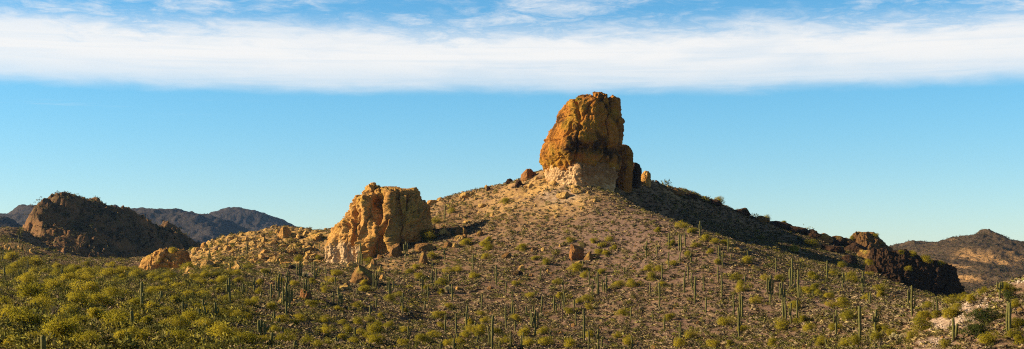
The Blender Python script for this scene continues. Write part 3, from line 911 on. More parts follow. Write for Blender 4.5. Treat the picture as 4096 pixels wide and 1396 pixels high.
def shrub_meshes(seed, n, size, tall=.62, nst=9):
    """unit-wide shrub: foliage and stems (width 1, height ~tall)"""
    rg = np.random.default_rng(seed)
    cl = []
    nc = rg.integers(7, 13)
    for k in range(nc):
        a = rg.uniform(0, 2 * math.pi)
        r = rg.uniform(.0, .33)
        z = rg.uniform(.2, .78) * tall * (1 - .7 * r)
        s = rg.uniform(.10, .21)
        cl.append((r * math.cos(a), r * math.sin(a), z, s * 1.15, s * 1.15, s * .95))
    V, Fc = leaf_cloud(rg, n, size, cl, .6)
    nv = LAST['n']
    st = []
    for k in range(nst):
        c = cl[k % nc]
        e = np.array(c[:3]) + rg.normal(size=3) * .05
        b = np.array([rg.normal() * .03, rg.normal() * .03, -.03])
        m = (b + e) / 2 + np.array([0, 0, -.03]) + rg.normal(size=3) * .03
        v, f = tube([b, m, e], [.014, .010, .004], 4)
        st.append((v, tri(f)))
    SV, SF = join(st)
    return (V, Fc, nv), (SV, SF)


SHR = []
for i in range(10):
    fo, st = shrub_meshes(300 + i, 4200, .022 if i % 2 else .019, .66 + .12 * random.random())
    fm = mesh_data('foliage', fo[0], fo[1], M_SHRUB, False, nrm=fo[2])
    sm = mesh_data('stems', st[0], st[1], M_STEM, False)
    bv, bf = join([fo[:2], st])
    sn = np.column_stack([st[0][:, :2] * 3, np.full(len(st[0]), .1)])
    sn /= np.linalg.norm(sn, axis=1)[:, None] + 1e-9
    bm_ = mesh_data('desert_shrub', bv, bf, [M_SHRUB, M_STEM], False, None, np.r_[np.zeros(len(fo[1])), np.ones(len(st[1]))], np.vstack([fo[2], sn]))
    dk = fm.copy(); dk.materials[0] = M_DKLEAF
    SHR.append((fm, sm, bm_, dk, fo))

# ------------------------------------------------------------------ saguaros: tile, x, top, base, arms
SAG = """
A 63 582 775 -w|A 243 485 640 -|A 388 483 650 -|A 263 627 750 -|A 867 577 760 -|A 889 627 750 -|A 786 677 720 -|A 615 460 540 -|A 768 530 580 -|A 50 330 480 -|A 22 480 545 -|A 222 265 395 lr|A 250 400 480 -|A 318 260 400 LR|A 265 140 300 lr|A 180 325 390 -|A 300 90 190 -|A 155 180 240 -|A 200 195 240 -|A 275 20 85 -|A 325 40 105 -|A 375 290 400 -|A 400 310 400 -|A 335 370 450 -|A 433 285 350 -|A 1607 530 590 -|A 1337 705 727 -|A 283 610 660 -|A 32 445 500 -
B 193 795 1209 pw|B 500 750 825 -|B 258 742 770 -|B 1440 525 640 -|B 1225 620 655 -|B 1145 345 460 -|B 1133 400 462 -|B 1158 390 462 -|B 1403 210 285 -|B 1675 230 395 p|B 1503 445 500 lr|B 1453 630 655 -|B 1582 313 338 -|B 1392 770 870 -|B 1430 738 1149 l|B 1467 815 880 -|B 1608 825 1024 lr|B 1774 725 964 lr
F 60 335 625 -w|F 470 58 225 -|F 457 105 225 -|F 414 182 310 l|F 775 212 415 lR|F 937 348 415 -|F 1003 312 475 -|F 1060 178 390 r|F 1040 280 400 -|F 1090 280 465 lr|F 1065 350 460 -|F 1067 437 510 -w|F 1230 223 475 lr|F 1270 177 232 -|F 1690 312 350 -|F 1700 405 440 -|F 1185 465 485 -
E 615 685 985 -w
C 575 535 690 -|C 613 500 805 LR|C 822 510 805 LR|C 881 578 668 -|C 983 588 760 lr|C 437 620 860 lR|C 318 685 1047 LR|C 210 825 1100 l|C 707 755 1060 LlR|C 1118 725 885 -|C 1423 445 552 -|C 1448 370 558 -|C 1470 255 565 -|C 1493 400 570 -|C 1358 548 600 -|C 1703 250 445 -|C 1608 390 455 -|C 1753 560 625 -|C 1650 675 890 -|C 1692 645 890 lR|C 683 310 415 -|C 895 260 330 -|C 200 625 692 -|C 118 670 745 -|C 653 535 568 -|C 595 790 820 -
G 425 -60 420 LlR|G 465 -30 330 LlRr|G 258 348 510 l|G 232 435 515 -|G 328 437 550 l|G 40 465 710 r|G 72 465 685 -|G 20 605 660 -|G 110 500 600 -|G 123 520 700 r|G 178 543 600 -|G 105 708 785 -w|G 225 640 812 -|G 178 760 802 -|G 252 795 848 -|G 372 568 710 -|G 445 655 727 -|G 317 770 850 -|G 545 760 905 -|G 565 795 905 -|G 1080 75 225 lR|G 1155 5 182 -|G 1165 110 290 -|G 1187 95 245 l|G 1208 95 305 -|G 1132 697 818 -|G 1148 722 812 -|G 1386 563 728 -|G 1475 785 865 -|G 1495 783 865 -|G 1600 255 472 -|G 1688 177 315 -|G 1703 155 222 -|G 760 150 208 -|G 908 110 150 -|G 595 245 272 -|G 540 55 108 -|G 80 72 150 -|G 27 65 102 -|G 1418 35 122 -|G 1765 155 182 -
D 855 257 460 -|D 842 370 442 -|D 1033 208 258 -|D 1057 377 417 -
H 60 20 205 r|H 305 70 330 LRlr|H 853 157 340 l|H 685 345 462 l|H 683 490 715 Lr|H 730 447 665 -|H 800 567 665 -|H 914 530 637 -|H 535 563 800 f|H 72 625 860 l|H 88 675 852 -|H 133 620 770 -|H 262 787 1095 l|H 613 700 917 lr|H 958 667 912 lr|H 1250 250 478 lR|H 1323 360 417 -|H 1580 397 692 lr|H 1715 637 800 -|H 303 385 432 -|H 290 615 647 -|H 1060 150 178 -|H 1118 150 182 -|H 1290 185 227 -
I 570 200 338 -w|I 862 390 652 -|I 1012 380 672 -|I 1155 263 612 lr|I 1030 658 762 -|I 983 727 905 p|I 797 768 905 -|I 345 555 802 f|I 1307 687 822 -|I 1318 780 827 -|I 1283 505 642 -|I 1410 530 582 -|I 1518 405 885 -|I 1475 580 832 -|I 1497 630 832 -|I 1620 760 872 -|I 1337 830 905 -|I 1712 267 607 mp|I 1630 557 607 -|I 1783 625 852 -|I 1778 325 402 l|I 1372 100 337 l
J 10 62 177 -|J 5 180 412 -|J 28 285 400 -|J 47 485 642 -|J 205 275 402 -|J 265 327 532 -|J 297 270 352 -|J 325 325 717 LlR|J 412 280 382 -|J 422 133 287 -|J 247 165 232 -|J 590 130 372 p|J 575 175 247 -|J 622 227 357 -|J 675 240 312 -|J 725 75 332 lr|J 877 178 307 -|J 710 305 502 x|J 898 357 562 -|J 1013 318 772 m|J 1080 617 905 p|J 1212 592 885 l|J 1260 735 885 -|J 1303 790 885 -|J 1666 297 502 -|J 1692 690 885 -|J 822 677 842 f|J 548 602 742 l|J 520 695 772 -|J 163 640 802 -|J 135 680 885 -|J 1565 530 562 -
K 402 530 700 -|K 718 680 862 l|K 995 430 502 -|K 1090 580 762 -|K 1203 580 905 l|K 1132 715 922 lr|K 1220 762 915 -|K 1272 685 862 -|K 1295 745 872 -|K 1325 640 882 -|K 1580 520 612 -
L 178 343 497 -|L 343 413 642 -|L 570 500 787 lr|L 925 150 397 -|L 1317 113 422 -|L 1410 97 452 -|L 1437 130 455 -|L 1390 290 702 p|L 1510 452 502 -
M 843 -60 172 lr|M 409 112 322 -|M 550 130 367 -|M 576 138 382 -|M 634 100 307 -|M 240 295 462 -|M 88 217 472 lr|M 404 375 622 m|M 560 378 537 -|M 717 397 522 m|M 789 455 492 -|M 308 562 782 -|M 318 525 562 -|M 140 808 980 -|M 275 808 1157 -|M 622 655 952 -|M 677 580 782 -|M 722 672 857 -|M 770 713 1112 l|M 895 722 932 -|M 1097 577 792 -|M 1150 697 1022 -|M 1107 285 532 lr|M 1123 420 482 -|M 1160 363 582 -|M 1240 185 387 -|M 1283 400 482 -|M 1510 357 422 -|M 1478 690 802 -
N 212 220 462 -|N 232 150 452 -|N 250 250 502 -|N 318 230 542 l|N 410 187 472 r|N 957 323 697 lr|N 1293 267 792 m|N 1508 325 662 lr|N 1455 705 792 -|N 823 735 872 -|N 632 60 142 -|N 1418 90 222 -|N 1437 70 252 -
P 110 350 572 -|P 340 358 737 -|P 290 510 652 -|P 315 500 782 -|P 425 518 940 L|P 440 735 942 r|P 827 393 667 lr|P 1050 553 792 lr|P 1100 570 662 -|P 1328 545 862 lr|P 35 585 1007 LlRr|P 205 690 1080 LlRr
Q 175 170 512 LlR|Q 458 295 522 L|Q 770 305 347 l|Q 640 535 787 -w|Q 668 592 767 -w|Q 1153 130 327 t|Q 1235 342 682 -w|Q 1264 357 702 -w
"""
ARM = {'l': (-1, .52, .74, 2.3), 'r': (1, .47, .70, 2.3), 'L': (-1, .36, .88, 2.9), 'R': (1, .33, .84, 2.9), 'm': (-1, .52, .56, 1.7), 'p': (1, .44, .50, 1.8)}


def stem_mesh(h, r, rg, lean=0.0):
    n = 12
    t = np.linspace(0, 1, n)
    z = np.concatenate([t * (h - r), [h - r * .6, h - r * .25, h - r * .05]])
    prof = r * (.80 + .3 * np.sin(np.clip(t * 1.15, 0, 1) * math.pi * .75))
    prof = np.concatenate([prof, [prof[-1] * .86, prof[-1] * .58, prof[-1] * .18]])
    x = lean * (z / h) ** 2
    return ribbed(np.column_stack([x + .04 * np.sin(z * 1.3 + rg.uniform(0, 6)), .04 * np.sin(z + rg.uniform(0, 6)), z]), prof)


def ribbed(path, prof, ns=18):
    V, Fc = tube(path, prof, ns)
    P = np.repeat(np.asarray(path), ns, 0)
    s = np.tile(np.where(np.arange(ns) % 2 == 0, 1.07, .90), len(path))[:, None]
    V = P + (V - P) * s
    nv = len(V)
    V = np.vstack([V, path[-1]])
    top = np.array([[nv - ns + i, nv - ns + (i + 1) % ns, nv] for i in range(ns)])
    return V, np.vstack([tri(Fc), top])


def arm_mesh(side, za, zt, reach, r, rg):
    az = rg.uniform(-.6, .6) + (0 if side > 0 else math.pi)
    d = np.array([math.cos(az), math.sin(az), 0])
    ra = r * .72
    pts = [np.array([0, 0, za])]
    for a in np.linspace(0.15, 1, 6):
        th = a * math.pi / 2
        pts.append(d * reach * math.sin(th) + np.array([0, 0, za + reach * .55 * (1 - math.cos(th))]))
    ze = za + reach * .55
    zt = max(zt, ze + ra * 2)
    for q in np.linspace(.25, 1, 5): pts.append(d * (reach + .1 * r * q) + np.array([0, 0, ze + (zt - ze) * q]))
    last = pts[-1]
    pts += [last + np.array([0, 0, ra * .45]), last + np.array([0, 0, ra * .75])]
    k = len(pts)
    pr = np.full(k, ra)
    pr[0] = ra * .75
    pr[-3] = ra * .9; pr[-2] = ra * .62; pr[-1] = ra * .2
    return ribbed(np.array(pts), pr, 14)


ITEMS = []      # (object, class words, px, py, zone)
ns_ = 0
for line in SAG.strip().splitlines():
    for e in line.split('|'):
        t, x, y0, y1, arms = e.split()
        px, top = tpx(t, float(x), float(y0))
        _, py = tpx(t, float(x), float(y1))
        g = hit(px, py)
        tries = 0
        while g is None and tries < 14:
            py += 3; tries += 1
            g = hit(px, py)
        if g is None: continue
        ns_ += 1
        rg = np.random.default_rng(1000 + ns_)
        k = g.y / F
        h = (py - top) * k + .1
        thick = 'w' in arms
        arms = arms.replace('w', '').replace('-', '')
        r = min(max(.21, .13 + .018 * h), .30) * (1.12 if thick else 1) * rg.uniform(.92, 1.08)
        if g.y > 550: r = max(r, .21)
        dead = 'x' in arms
        mt = M_DEAD if dead else M_CACT
        loc = (g.x, g.y, g.z - .1)
        tv, tf = stem_mesh(h, r, rg, rg.normal() * .12)
        if not arms:
            o = link('saguaro', mesh_data('saguaro', tv, tf, mt), None, loc)
        else:
            o = bpy.data.objects.new('saguaro', None); COL.objects.link(o); o.location = loc
            link('trunk', mesh_data('trunk', tv, tf, mt), o)
            specs = []
            for a in arms:
                if a in ARM:
                    s, za, zt, rc = ARM[a]
                    specs.append((s, (za + rg.normal() * .03) * h, (zt + rg.normal() * .04) * h, rc * r * rg.uniform(.9, 1.2)))
                elif a == 'f':
                    specs += [(1, .48 * h, .86 * h, 2.6 * r)] + ([(-1, .52 * h, .88 * h, 3.0 * r)] if ns_ % 2 else [])
                elif a == 't':
                    specs += [(s, .60 * h, q * h, c * r) for s, q, c in ((-1, .98, 2.6), (1, .97, 2.4), (-1, .9, 3.4), (1, .92, 3.3))]
                elif a == 'x':
                    specs += [(1, .62 * h, .68 * h, 4 * r)]
            for s, za, zt, rc in specs:
                av, af = arm_mesh(s, za, zt, rc, r, rg)
                link('arm', mesh_data('arm', av, af, mt), o)
        hp = py - top
        na = 0 if not arms else len(specs)
        tall = 'tall' if h > 7 else ('low' if h < 3 else 'mid-height')
        cls = 'dead brown saguaro with a drooping arm' if dead else (f'{tall} {"thick " if thick else ""}armless saguaro' if na == 0 else f'{tall} {["one-armed", "two-armed", "many-armed"][min(na, 3) - 1]} saguaro')
        o['category'] = 'saguaro cactus'
        o['group'] = 'saguaro cacti on the desert hill'
        ITEMS.append((o, cls, px, py))

# ------------------------------------------------------------------ shrubs: tile | x, base y, width ...
SHB = {
'D': (1700,240,170,1210,310,110,1195,385,100,1350,450,120,1490,420,130,965,370,140,930,300,120,740,510,170,600,760,280,1165,820,170,1500,530,80,1510,620,100,1530,320,90,1480,770,150,1420,840,140,1770,680,130,1770,350,100,1745,590,80,1130,260,80,1570,80,70,560,660,130,690,610,110),
'H': (570,65,250,1150,130,170,1420,140,140,1490,100,130,1470,210,160,1420,320,150,1210,200,110,1210,270,100,680,320,170,735,380,80,390,350,130,900,530,170,1030,510,160,1285,590,170,470,600,160,350,540,150,185,540,120,450,470,170,580,620,110,80,660,120,345,740,120,210,740,90,570,760,160,800,700,200,730,760,100,810,830,160,1210,770,130,1180,680,130,210,860,150,570,850,110,880,600,90,1720,550,120,1650,160,130,1260,860,100,1640,870,120,1530,870,120),
'I': (90,220,140,410,230,110,1360,430,150,260,370,170,670,270,110,910,330,170,760,470,210,330,660,180,90,610,190,60,740,130,490,450,100,560,600,80,540,810,250,700,740,220,270,860,170,880,860,180,1060,840,170,1200,560,180,1155,740,170,1410,540,170,1370,680,230,1300,720,180,1580,690,170,1710,830,170,1670,720,110,1410,800,130,1750,500,120,1630,560,90,800,600,140,1220,660,200),
'G': (950,100,160,770,310,180,910,260,120,480,340,110,230,370,190,720,420,110,610,500,200,810,470,130,980,540,210,360,530,220,520,560,170,260,690,180,420,680,120,1150,370,140,1430,320,180,970,700,200,1290,680,180,1210,770,160,1430,560,180,1470,700,160,430,820,260,720,820,180,860,880,160,1000,850,170,1650,680,260,1750,470,170,1600,780,250,1720,840,280,1520,90,200,1660,90,110,1230,580,170,100,820,200,30,130,150,50,200,120,1590,520,140,1700,600,160,1400,830,180),
'K': (140,300,170,340,440,140,620,370,130,480,500,160,1150,190,140,1370,170,160,1450,290,140,1270,260,160,1330,370,150,1000,240,100,800,180,140,790,60,120,900,590,230,1040,680,170,800,670,120,650,770,150,580,870,120,50,790,180,200,720,110,1600,330,110,1720,420,90,1490,560,120,1630,660,130,1480,640,120,1290,630,150,1510,810,170,1400,850,130,1700,810,230,1220,350,140,490,140,110),
'J': (270,170,160,310,250,130,580,80,100,680,180,180,800,190,130,930,250,150,1060,230,190,1080,340,170,800,400,170,930,360,110,1090,160,120,60,500,180,220,430,130,440,690,220,180,720,220,480,840,230,240,850,230,820,870,230,1090,740,200,1570,420,190,1600,640,130,1480,740,140,1310,570,120,1640,840,230,1420,40,110,1740,640,120,1150,830,130),
'M': (270,110,160,470,310,150,580,60,170,760,130,170,940,240,180,1060,270,150,1200,300,150,800,320,140,1000,410,140,690,450,150,230,350,120,120,440,100,130,660,190,270,660,150,470,590,170,580,540,130,940,640,120,1100,560,140,1190,470,110,1310,560,120,1510,560,190,1370,790,180,1220,730,110,1770,800,140,1780,620,110,170,790,200,340,870,140,1430,860,150,1000,830,100,760,560,80,1700,200,100,1640,110,80),
'L': (280,120,130,710,230,120,660,350,110,420,490,150,1180,570,280,1640,250,190,1410,660,230,700,760,260,510,740,130,150,740,130,800,640,120,1030,870,200,1260,870,170,1430,90,200,560,870,180,860,850,120,1400,780,110,1720,490,130,950,200,70,250,870,100,1550,30,110),
'P': (370,300,220,570,200,220,870,270,130,140,690,190,620,680,260,920,620,180,1210,720,230,1170,640,150,1060,500,150,1440,520,170,1410,620,140,1200,510,110,1750,540,110,1690,790,110,1600,850,220,1010,860,120,670,850,220,530,860,190,600,510,100,450,450,110,1160,240,90,440,130,120,1020,85,110,100,270,130,50,490,120,790,680,90),
'N': (70,860,180,220,620,270,500,530,230,600,650,200,410,330,220,740,480,130,930,640,240,900,300,180,1050,300,230,1150,490,250,1250,380,130,1570,420,120,1780,410,100,1540,650,180,1650,660,160,1720,700,180,880,190,170,1590,170,190,1400,210,160,1250,860,260,1090,880,200,760,850,190,1550,800,200,400,530,150,550,130,180,720,140,170,370,100,120),
'Q': (160,150,110,225,220,90,365,440,130,525,340,110,650,400,200,280,690,260,340,560,180,600,540,200,1000,600,-290,900,760,-300,1230,260,150,1150,480,110,1150,400,100,1340,430,150,1370,640,170,1300,780,200,1050,850,280,580,870,170,1370,850,200,1260,340,-150,170,780,140,760,360,150,840,380,170,700,500,170,450,540,130,980,280,130),
'F': (300,160,180,70,330,220,640,300,240,820,180,180,330,400,190,480,470,260,850,560,270,950,380,170,1110,440,170,1310,450,200,1370,240,180,1270,110,140,1100,180,200,1520,490,190,1700,510,150,1310,800,370,660,640,300,260,600,280,650,850,320,1650,860,300,1060,640,220,1690,300,200,100,560,200,60,760,200,1540,150,120,700,70,220,400,140,200,930,130,170,380,240,120,1780,250,150,1390,380,110,180,820,220),
'E': (330,240,420,750,100,350,1240,130,330,1530,220,280,550,360,350,1050,330,380,950,460,300,300,640,500,850,830,480,1600,640,450,1250,880,400,100,500,250,400,860,350,1300,520,330,1700,870,400,1400,300,280,60,300,200,150,870,200,1120,640,300),
'A': (90,220,110,260,130,80,150,520,220,340,600,220,500,610,250,110,730,250,200,640,180,620,700,150,780,740,200,960,740,250,1060,690,200,1220,590,140,1210,760,260,1500,760,260,1650,760,260,950,840,260,1350,700,200,1180,850,280,1560,600,160,1750,690,160,380,850,280,700,860,200,590,500,90,1000,650,150,1680,850,200,450,700,160,800,640,160,1700,800,200),
'B': (760,600,130,630,620,150,860,660,200,300,650,200,560,780,200,330,780,180,110,760,200,100,680,170,700,810,120,1070,760,200,900,770,170,1230,740,150,1420,720,160,1540,830,150,1520,720,140,1700,630,150,1120,640,140,420,830,180,560,860,200,1000,850,200,1180,850,170,1340,830,200,1740,700,130,1300,860,140,1060,480,90,40,660,90,1240,620,120),
'C': (870,500,140,590,540,180,380,510,130,590,320,110,500,250,90,950,210,90,340,400,120,390,300,100,270,560,130,400,620,120,90,690,160,1110,720,180,1270,670,90,1060,830,200,1590,560,180,1740,680,110,780,840,180,530,860,150,1530,870,170,950,880,120,330,820,160,60,870,200,860,720,90,150,260,90,210,140,80,1760,520,80),
}
SHB['Z'] = (195,112,45,440,196,55,490,208,50,380,190,45,570,240,45,610,262,40,670,275,55,750,297,50,860,330,45,1015,355,45,280,152,40,330,160,35)
TL['Z'] = (2500, 650, 1.177)
SL = []
for t, v in SHB.items():
    for i in range(0, len(v), 3):
        px, py = tpx(t, v[i], v[i + 1])
        SL.append((abs(v[i + 2]) / TL[t][2], px, py, v[i + 2] < 0))
SL.sort(key=lambda q: -q[0])
EXTRA = []
nshr = 0
for j, (wpx, px, py, dk) in enumerate(SL):
    g = hit(px, py - 1.5) or hit(px, py + 4)
    if g is None: continue
    w = wpx * g.y / F * (1.65 if px < 1000 and py > 1180 else 1.35)
    rz, v = random.uniform(0, 6.28), SHR[j % len(SHR)]
    zz = random.uniform(.92, 1.12) * (.95 if w < 4.5 else .8)
    if nshr >= 300:
        EXTRA.append((g.x, g.y + .15 * w, g.z, w, zz * w))
        continue
    loc, sc = (g.x, g.y + .15 * w, g.z - .06 * w), (w, w, w * zz)
    nm = 'shade_tree' if False else 'desert_shrub'
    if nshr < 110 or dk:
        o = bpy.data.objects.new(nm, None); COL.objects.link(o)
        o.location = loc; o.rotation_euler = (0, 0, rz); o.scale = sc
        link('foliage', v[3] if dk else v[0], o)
        link('stems', v[1], o)
    else:
        o = link(nm, v[2], None, loc, rz, sc)
    o['category'] = 'shrub'
    o['group'] = 'green shrubs on the desert slopes'
    nshr += 1
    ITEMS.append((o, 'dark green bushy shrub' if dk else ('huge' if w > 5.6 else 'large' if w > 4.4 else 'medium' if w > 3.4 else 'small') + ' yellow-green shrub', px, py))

# small shrubs rooted on the rock outcrops
_v, _f, _o = [], [], 0
for V_, F_ in OCC:
    _v += [tuple(q) for q in V_]; _f += [tuple(q) for q in (F_ + _o).tolist()]; _o += len(V_)
RBVH = BVHTree.FromPolygons(_v, _f)
ROCKSHRUB = [(3655, 1026, 44, 'small shrub on top of the black cliff, nearest the knob'), (3705, 1046, 50, 'shrub rooted midway along the black cliff top'), (3765, 1064, 40, 'low shrub on the far shoulder of the black cliff'), (3600, 1016, 36, 'small shrub in the notch between knob and black cliff'),
             (3500, 948, 34, 'tiny shrub on the right shoulder of the brown rock knob'), (3410, 962, 40, 'small shrub against the left side of the rock knob'), (3640, 1085, 40, 'shrub clinging to the dark face of the black cliff'), (2315, 402, 26, 'tiny shrub on the flat top of the butte'),
             (1512, 752, 24, 'tiny shrub in the cleft at the crag top'), (690, 1010, 40, 'small shrub on the top of the low orange mound'), (640, 1050, 44, 'small shrub in the fold of the low orange mound'), (3480, 1060, 46, 'shrub on the shaded rock below the knob')]
for j, (px, py, wp, lab) in enumerate(ROCKSHRUB):
    d = Vector(((px - CX) / F, 1.0, (HY - py) / F)).normalized()
    h0 = RBVH.ray_cast(CAM, d)
    if h0[0] is None: continue
    w = wp * h0[0].y / F * 1.2
    o = link('desert_shrub', SHR[j % len(SHR)][2], None, (h0[0].x, h0[0].y + .1 * w, h0[0].z - .1 * w), j * 1.3, (w, w, w * .9))
    tag(o, lab, 'shrub', 'shrubs rooted on the rocks')

# ------------------------------------------------------------------ cholla and ocotillo
def fuzzy(rg, c, r, n=90):
    d = rg.normal(size=(n, 3)); d /= np.linalg.norm(d, axis=1)[:, None]
    b = c + d * r * .8
    s = np.cross(d, rg.normal(size=(n, 3))); s /= np.linalg.norm(s, axis=1)[:, None]
    V = np.stack([b - s * r * .22, b + s * r * .22, b + d * r * .45], 1).reshape(-1, 3)
    return V, np.arange(3 * n).reshape(-1, 3)
CHO = [('N', 1765, 775, 125, 'largest pale cholla cactus with cream clustered joints in the hollow'), ('N', 1680, 770, 70, 'pale cholla cactus directly left of the largest one'), ('Q', 40, 795, 110, 'cream cholla cactus at the edge of the straw grass'), ('Q', 415, 630, 45, 'small cream cholla beside a green shrub near the hollow'),
       ('J', 395, 435, 65, 'round cream cholla among saguaros at the foot of the hill'), ('N', 815, 445, 70, 'pale cholla beside a small yellow-green shrub'), ('N', 560, 420, 60, 'pale cholla upslope beside a two-armed saguaro'), ('P', 1450, 815, 45, 'pale cholla next to a pair of low saguaro stems'),
       ('H', 905, 800, 110, 'dark branching cholla with pale tips left of a two-armed saguaro'), ('C', 693, 745, 85, 'branching cholla with pale tips left of the tall candelabra saguaro'), ('C', 325, 690, 50, 'small cholla on the sandy slope below the crag'), ('H', 810, 850, 50, 'low spreading pale cholla on the reddish slope')]
for i, (t, x, y, hp, lab) in enumerate(CHO):
    px, py = tpx(t, x, y)
    g = hit(px, py)
    if g is None: continue
    rg = np.random.default_rng(70 + i)
    h = hp / TL[t][2] * g.y / F
    o = bpy.data.objects.new('cholla', None); COL.objects.link(o); o.location = (g.x, g.y, g.z - .05)
    br, fz = [], []
    for k in range(9):
        a = rg.uniform(0, 6.28)
        rr = h * rg.uniform(.1, .5)
        e = np.array([math.cos(a) * rr, math.sin(a) * rr, h * rg.uniform(.45, .95)])
        v, f = tube([(0, 0, 0), (e[0] * .3, e[1] * .3, e[2] * .55), e], [h * .06, h * .045, h * .03], 5)
        br.append((v, tri(f)))
        for q in (.75, 1): fz.append(fuzzy(rg, e * np.array([q, q, q]) + rg.normal(size=3) * h * .03, h * .15))
    v, f = join(br); link('trunk', mesh_data('trunk', v, f, M_CHOLT), o)
    v, f = join(fz); link('joint_clusters', mesh_data('joint_clusters', v, f, M_CHOL, False), o)
    tag(o, lab, 'cholla cactus', 'pale cholla cacti')
OCO = [('D', 1300, 78, 85, 'spray of thin ocotillo stalks on the skyline between crag and butte'), ('A', 570, 910, 160, 'bare ocotillo with many upright stalks in the upper left thicket'), ('E', 760, 450, 190, 'bare ocotillo fan of stalks in front of a big shrub'), ('P', 285, 770, 110, 'thin ocotillo leaning beside a saguaro cluster'), ('N', 1570, 870, 150, 'grey spiky ocotillo clump at the bottom edge of the hollow'), ('E', 1090, 60, 150, 'ocotillo stalks rising behind a shrub in the valley')]
for i, (t, x, y, hp, lab) in enumerate(OCO):
    px, py = tpx(t, x, y)
    g = None
    for q in range(0, 30, 3):
        g = hit(px, py + q)
        if g is not None: break
    if g is None: continue
    rg = np.random.default_rng(170 + i)
    h = hp / TL[t][2] * g.y / F
    br = []
    for k in range(14):
        a = rg.uniform(0, 6.28); s = rg.uniform(.05, .45) * h
        e = np.array([math.cos(a) * s, math.sin(a) * s, h * rg.uniform(.75, 1)])
        v, f = tube([(0, 0, 0), e * np.array([.35, .35, .5]), e], [.045, .04, .02], 4)
        br.append((v, tri(f)))
    v, f = join(br)
    tag(link('ocotillo', mesh_data('ocotillo', v, f, M_STEM), None, (g.x, g.y, g.z)), lab, 'ocotillo', 'ocotillo stalks')

# ------------------------------------------------------------------ ground cover
Zg = GV[:, 2].reshape(NY, NU)
lyy = np.log(yy)
def gint(x, y):
    fu = np.clip((x / y - uu[0]) / (uu[1] - uu[0]), 0, NU - 1.001)
    fi = np.interp(y, yy, np.arange(NY))
    fi = np.clip(fi, 0, NY - 1.001)
    i, j = fi.astype(int), fu.astype(int)
    a, b = fi - i, fu - j
    return Zg[i, j] * (1 - a) * (1 - b) + Zg[i + 1, j] * a * (1 - b) + Zg[i, j + 1] * (1 - a) * b + Zg[i + 1, j + 1] * a * b
def gattr(A, x, y):
    A = A.reshape(NY, NU)
    j = np.clip(((x / y - uu[0]) / (uu[1] - uu[0])).round(), 0, NU - 1).astype(int)
    i = np.clip(np.interp(y, yy, np.arange(NY)).round(), 0, NY - 1).astype(int)
    return A[i, j]


def visible(x, y, z, tol=4.0):
    ok = np.zeros(len(x), bool)
    for i in range(len(x)):
        d = Vector((x[i], y[i], z[i]))
        L = d.length
        h = BVH.ray_cast(CAM, d / L)
        ok[i] = h[0] is None or h[3] > L - tol
    return ok


def sample(n, y0, y1, pw=1.0, px0=-80, px1=4180):
    u = RNG.uniform((px0 - CX) / F, (px1 - CX) / F, n)
    y = (RNG.uniform(0, 1, n) * (y1 ** (1 + pw) - y0 ** (1 + pw)) + y0 ** (1 + pw)) ** (1 / (1 + pw))
    return u * y, y


def dome(seed, n, flat=.6, size=.34):
    rg = np.random.default_rng(seed)
    V, Fc = leaf_cloud(rg, n, size, [(0, 0, .22, .42, .42, flat * .5), (.1, .05, .3, .25, .25, .2)], .5)
    return V[:3 * n], LAST['n'][:3 * n]


def scatter(name, mat, x, y, z, s, hs, colr, tmpl):
    Vs, Cs, Ns = [], [], []
    k = RNG.integers(0, len(tmpl), len(x))
    th = RNG.uniform(0, 6.28, len(x))
    for ti, (T, TN) in enumerate(tmpl):
        m = k == ti
        c, sn = np.cos(th[m])[:, None], np.sin(th[m])[:, None]
        vx = (T[None, :, 0] * c - T[None, :, 1] * sn) * s[m][:, None] + x[m][:, None]
        vy = (T[None, :, 0] * sn + T[None, :, 1] * c) * s[m][:, None] + y[m][:, None]
        vz = T[None, :, 2] * (s[m] * hs[m])[:, None] + z[m][:, None] - .04
        Vs.append(np.stack([vx, vy, vz], -1).reshape(-1, 3))
        Cs.append(np.repeat(colr[m], len(T), 0))
        Ns.append(np.stack([TN[None, :, 0] * c - TN[None, :, 1] * sn, TN[None, :, 0] * sn + TN[None, :, 1] * c, TN[None, :, 2] + 0 * c], -1).reshape(-1, 3))
    V, Cc = np.vstack(Vs), np.vstack(Cs)
    return link(name, mesh_data(name, V, np.arange(len(V)).reshape(-1, 3), mat, False, {'zone': Cc}, None, np.vstack(Ns)))


TM = [dome(500 + i, 20) for i in range(10)]
x, y = sample(140000, 175, 880, .55)
z = gint(x, y)
Pn = np.column_stack([x, y, 0 * x])
dens = .70 + .9 * fbm(Pn / 14, 3, 71)
pale, yel, pur = gattr(PALE, x, y), gattr(YEL, x, y), gattr(PURP, x, y)
dens = dens * (1 - .95 * np.clip(pale, 0, 1)) * (1 - .7 * yel) * (1 - .25 * pur)
keep = RNG.uniform(0, 1, len(x)) < dens
x, y, z, pur, yel = x[keep], y[keep], z[keep], pur[keep], yel[keep]
vis = visible(x, y, z)
x, y, z, pur, yel = x[vis], y[vis], z[vis], pur[vis], yel[vis]
print('scrub', len(x))
base = np.array([[.29, .215, .14], [.34, .25, .145], [.24, .20, .11], [.42, .32, .14], [.22, .205, .06], [.17, .13, .085]])
ci = RNG.choice(6, len(x), p=[.28, .22, .18, .10, .12, .10])
straw = (np.exp(-(((x / y * F + CX) - 3680) / 130) ** 2) * (y < 300)) > RNG.uniform(0, 1, len(x))
ci = np.where(straw, 3, ci)
colr = base[ci] * RNG.uniform(.8, 1.25, (len(x), 1))
s = RNG.uniform(.85, 1.8, len(x)) * np.where(straw, .8, 1)
tag(scatter('dry_scrub', M_SCRUB, x, y, z, s, RNG.uniform(.42, .7, len(x)), colr, TM), 'low grey-brown dry scrub covering the slopes', 'scrub', None, 'stuff')

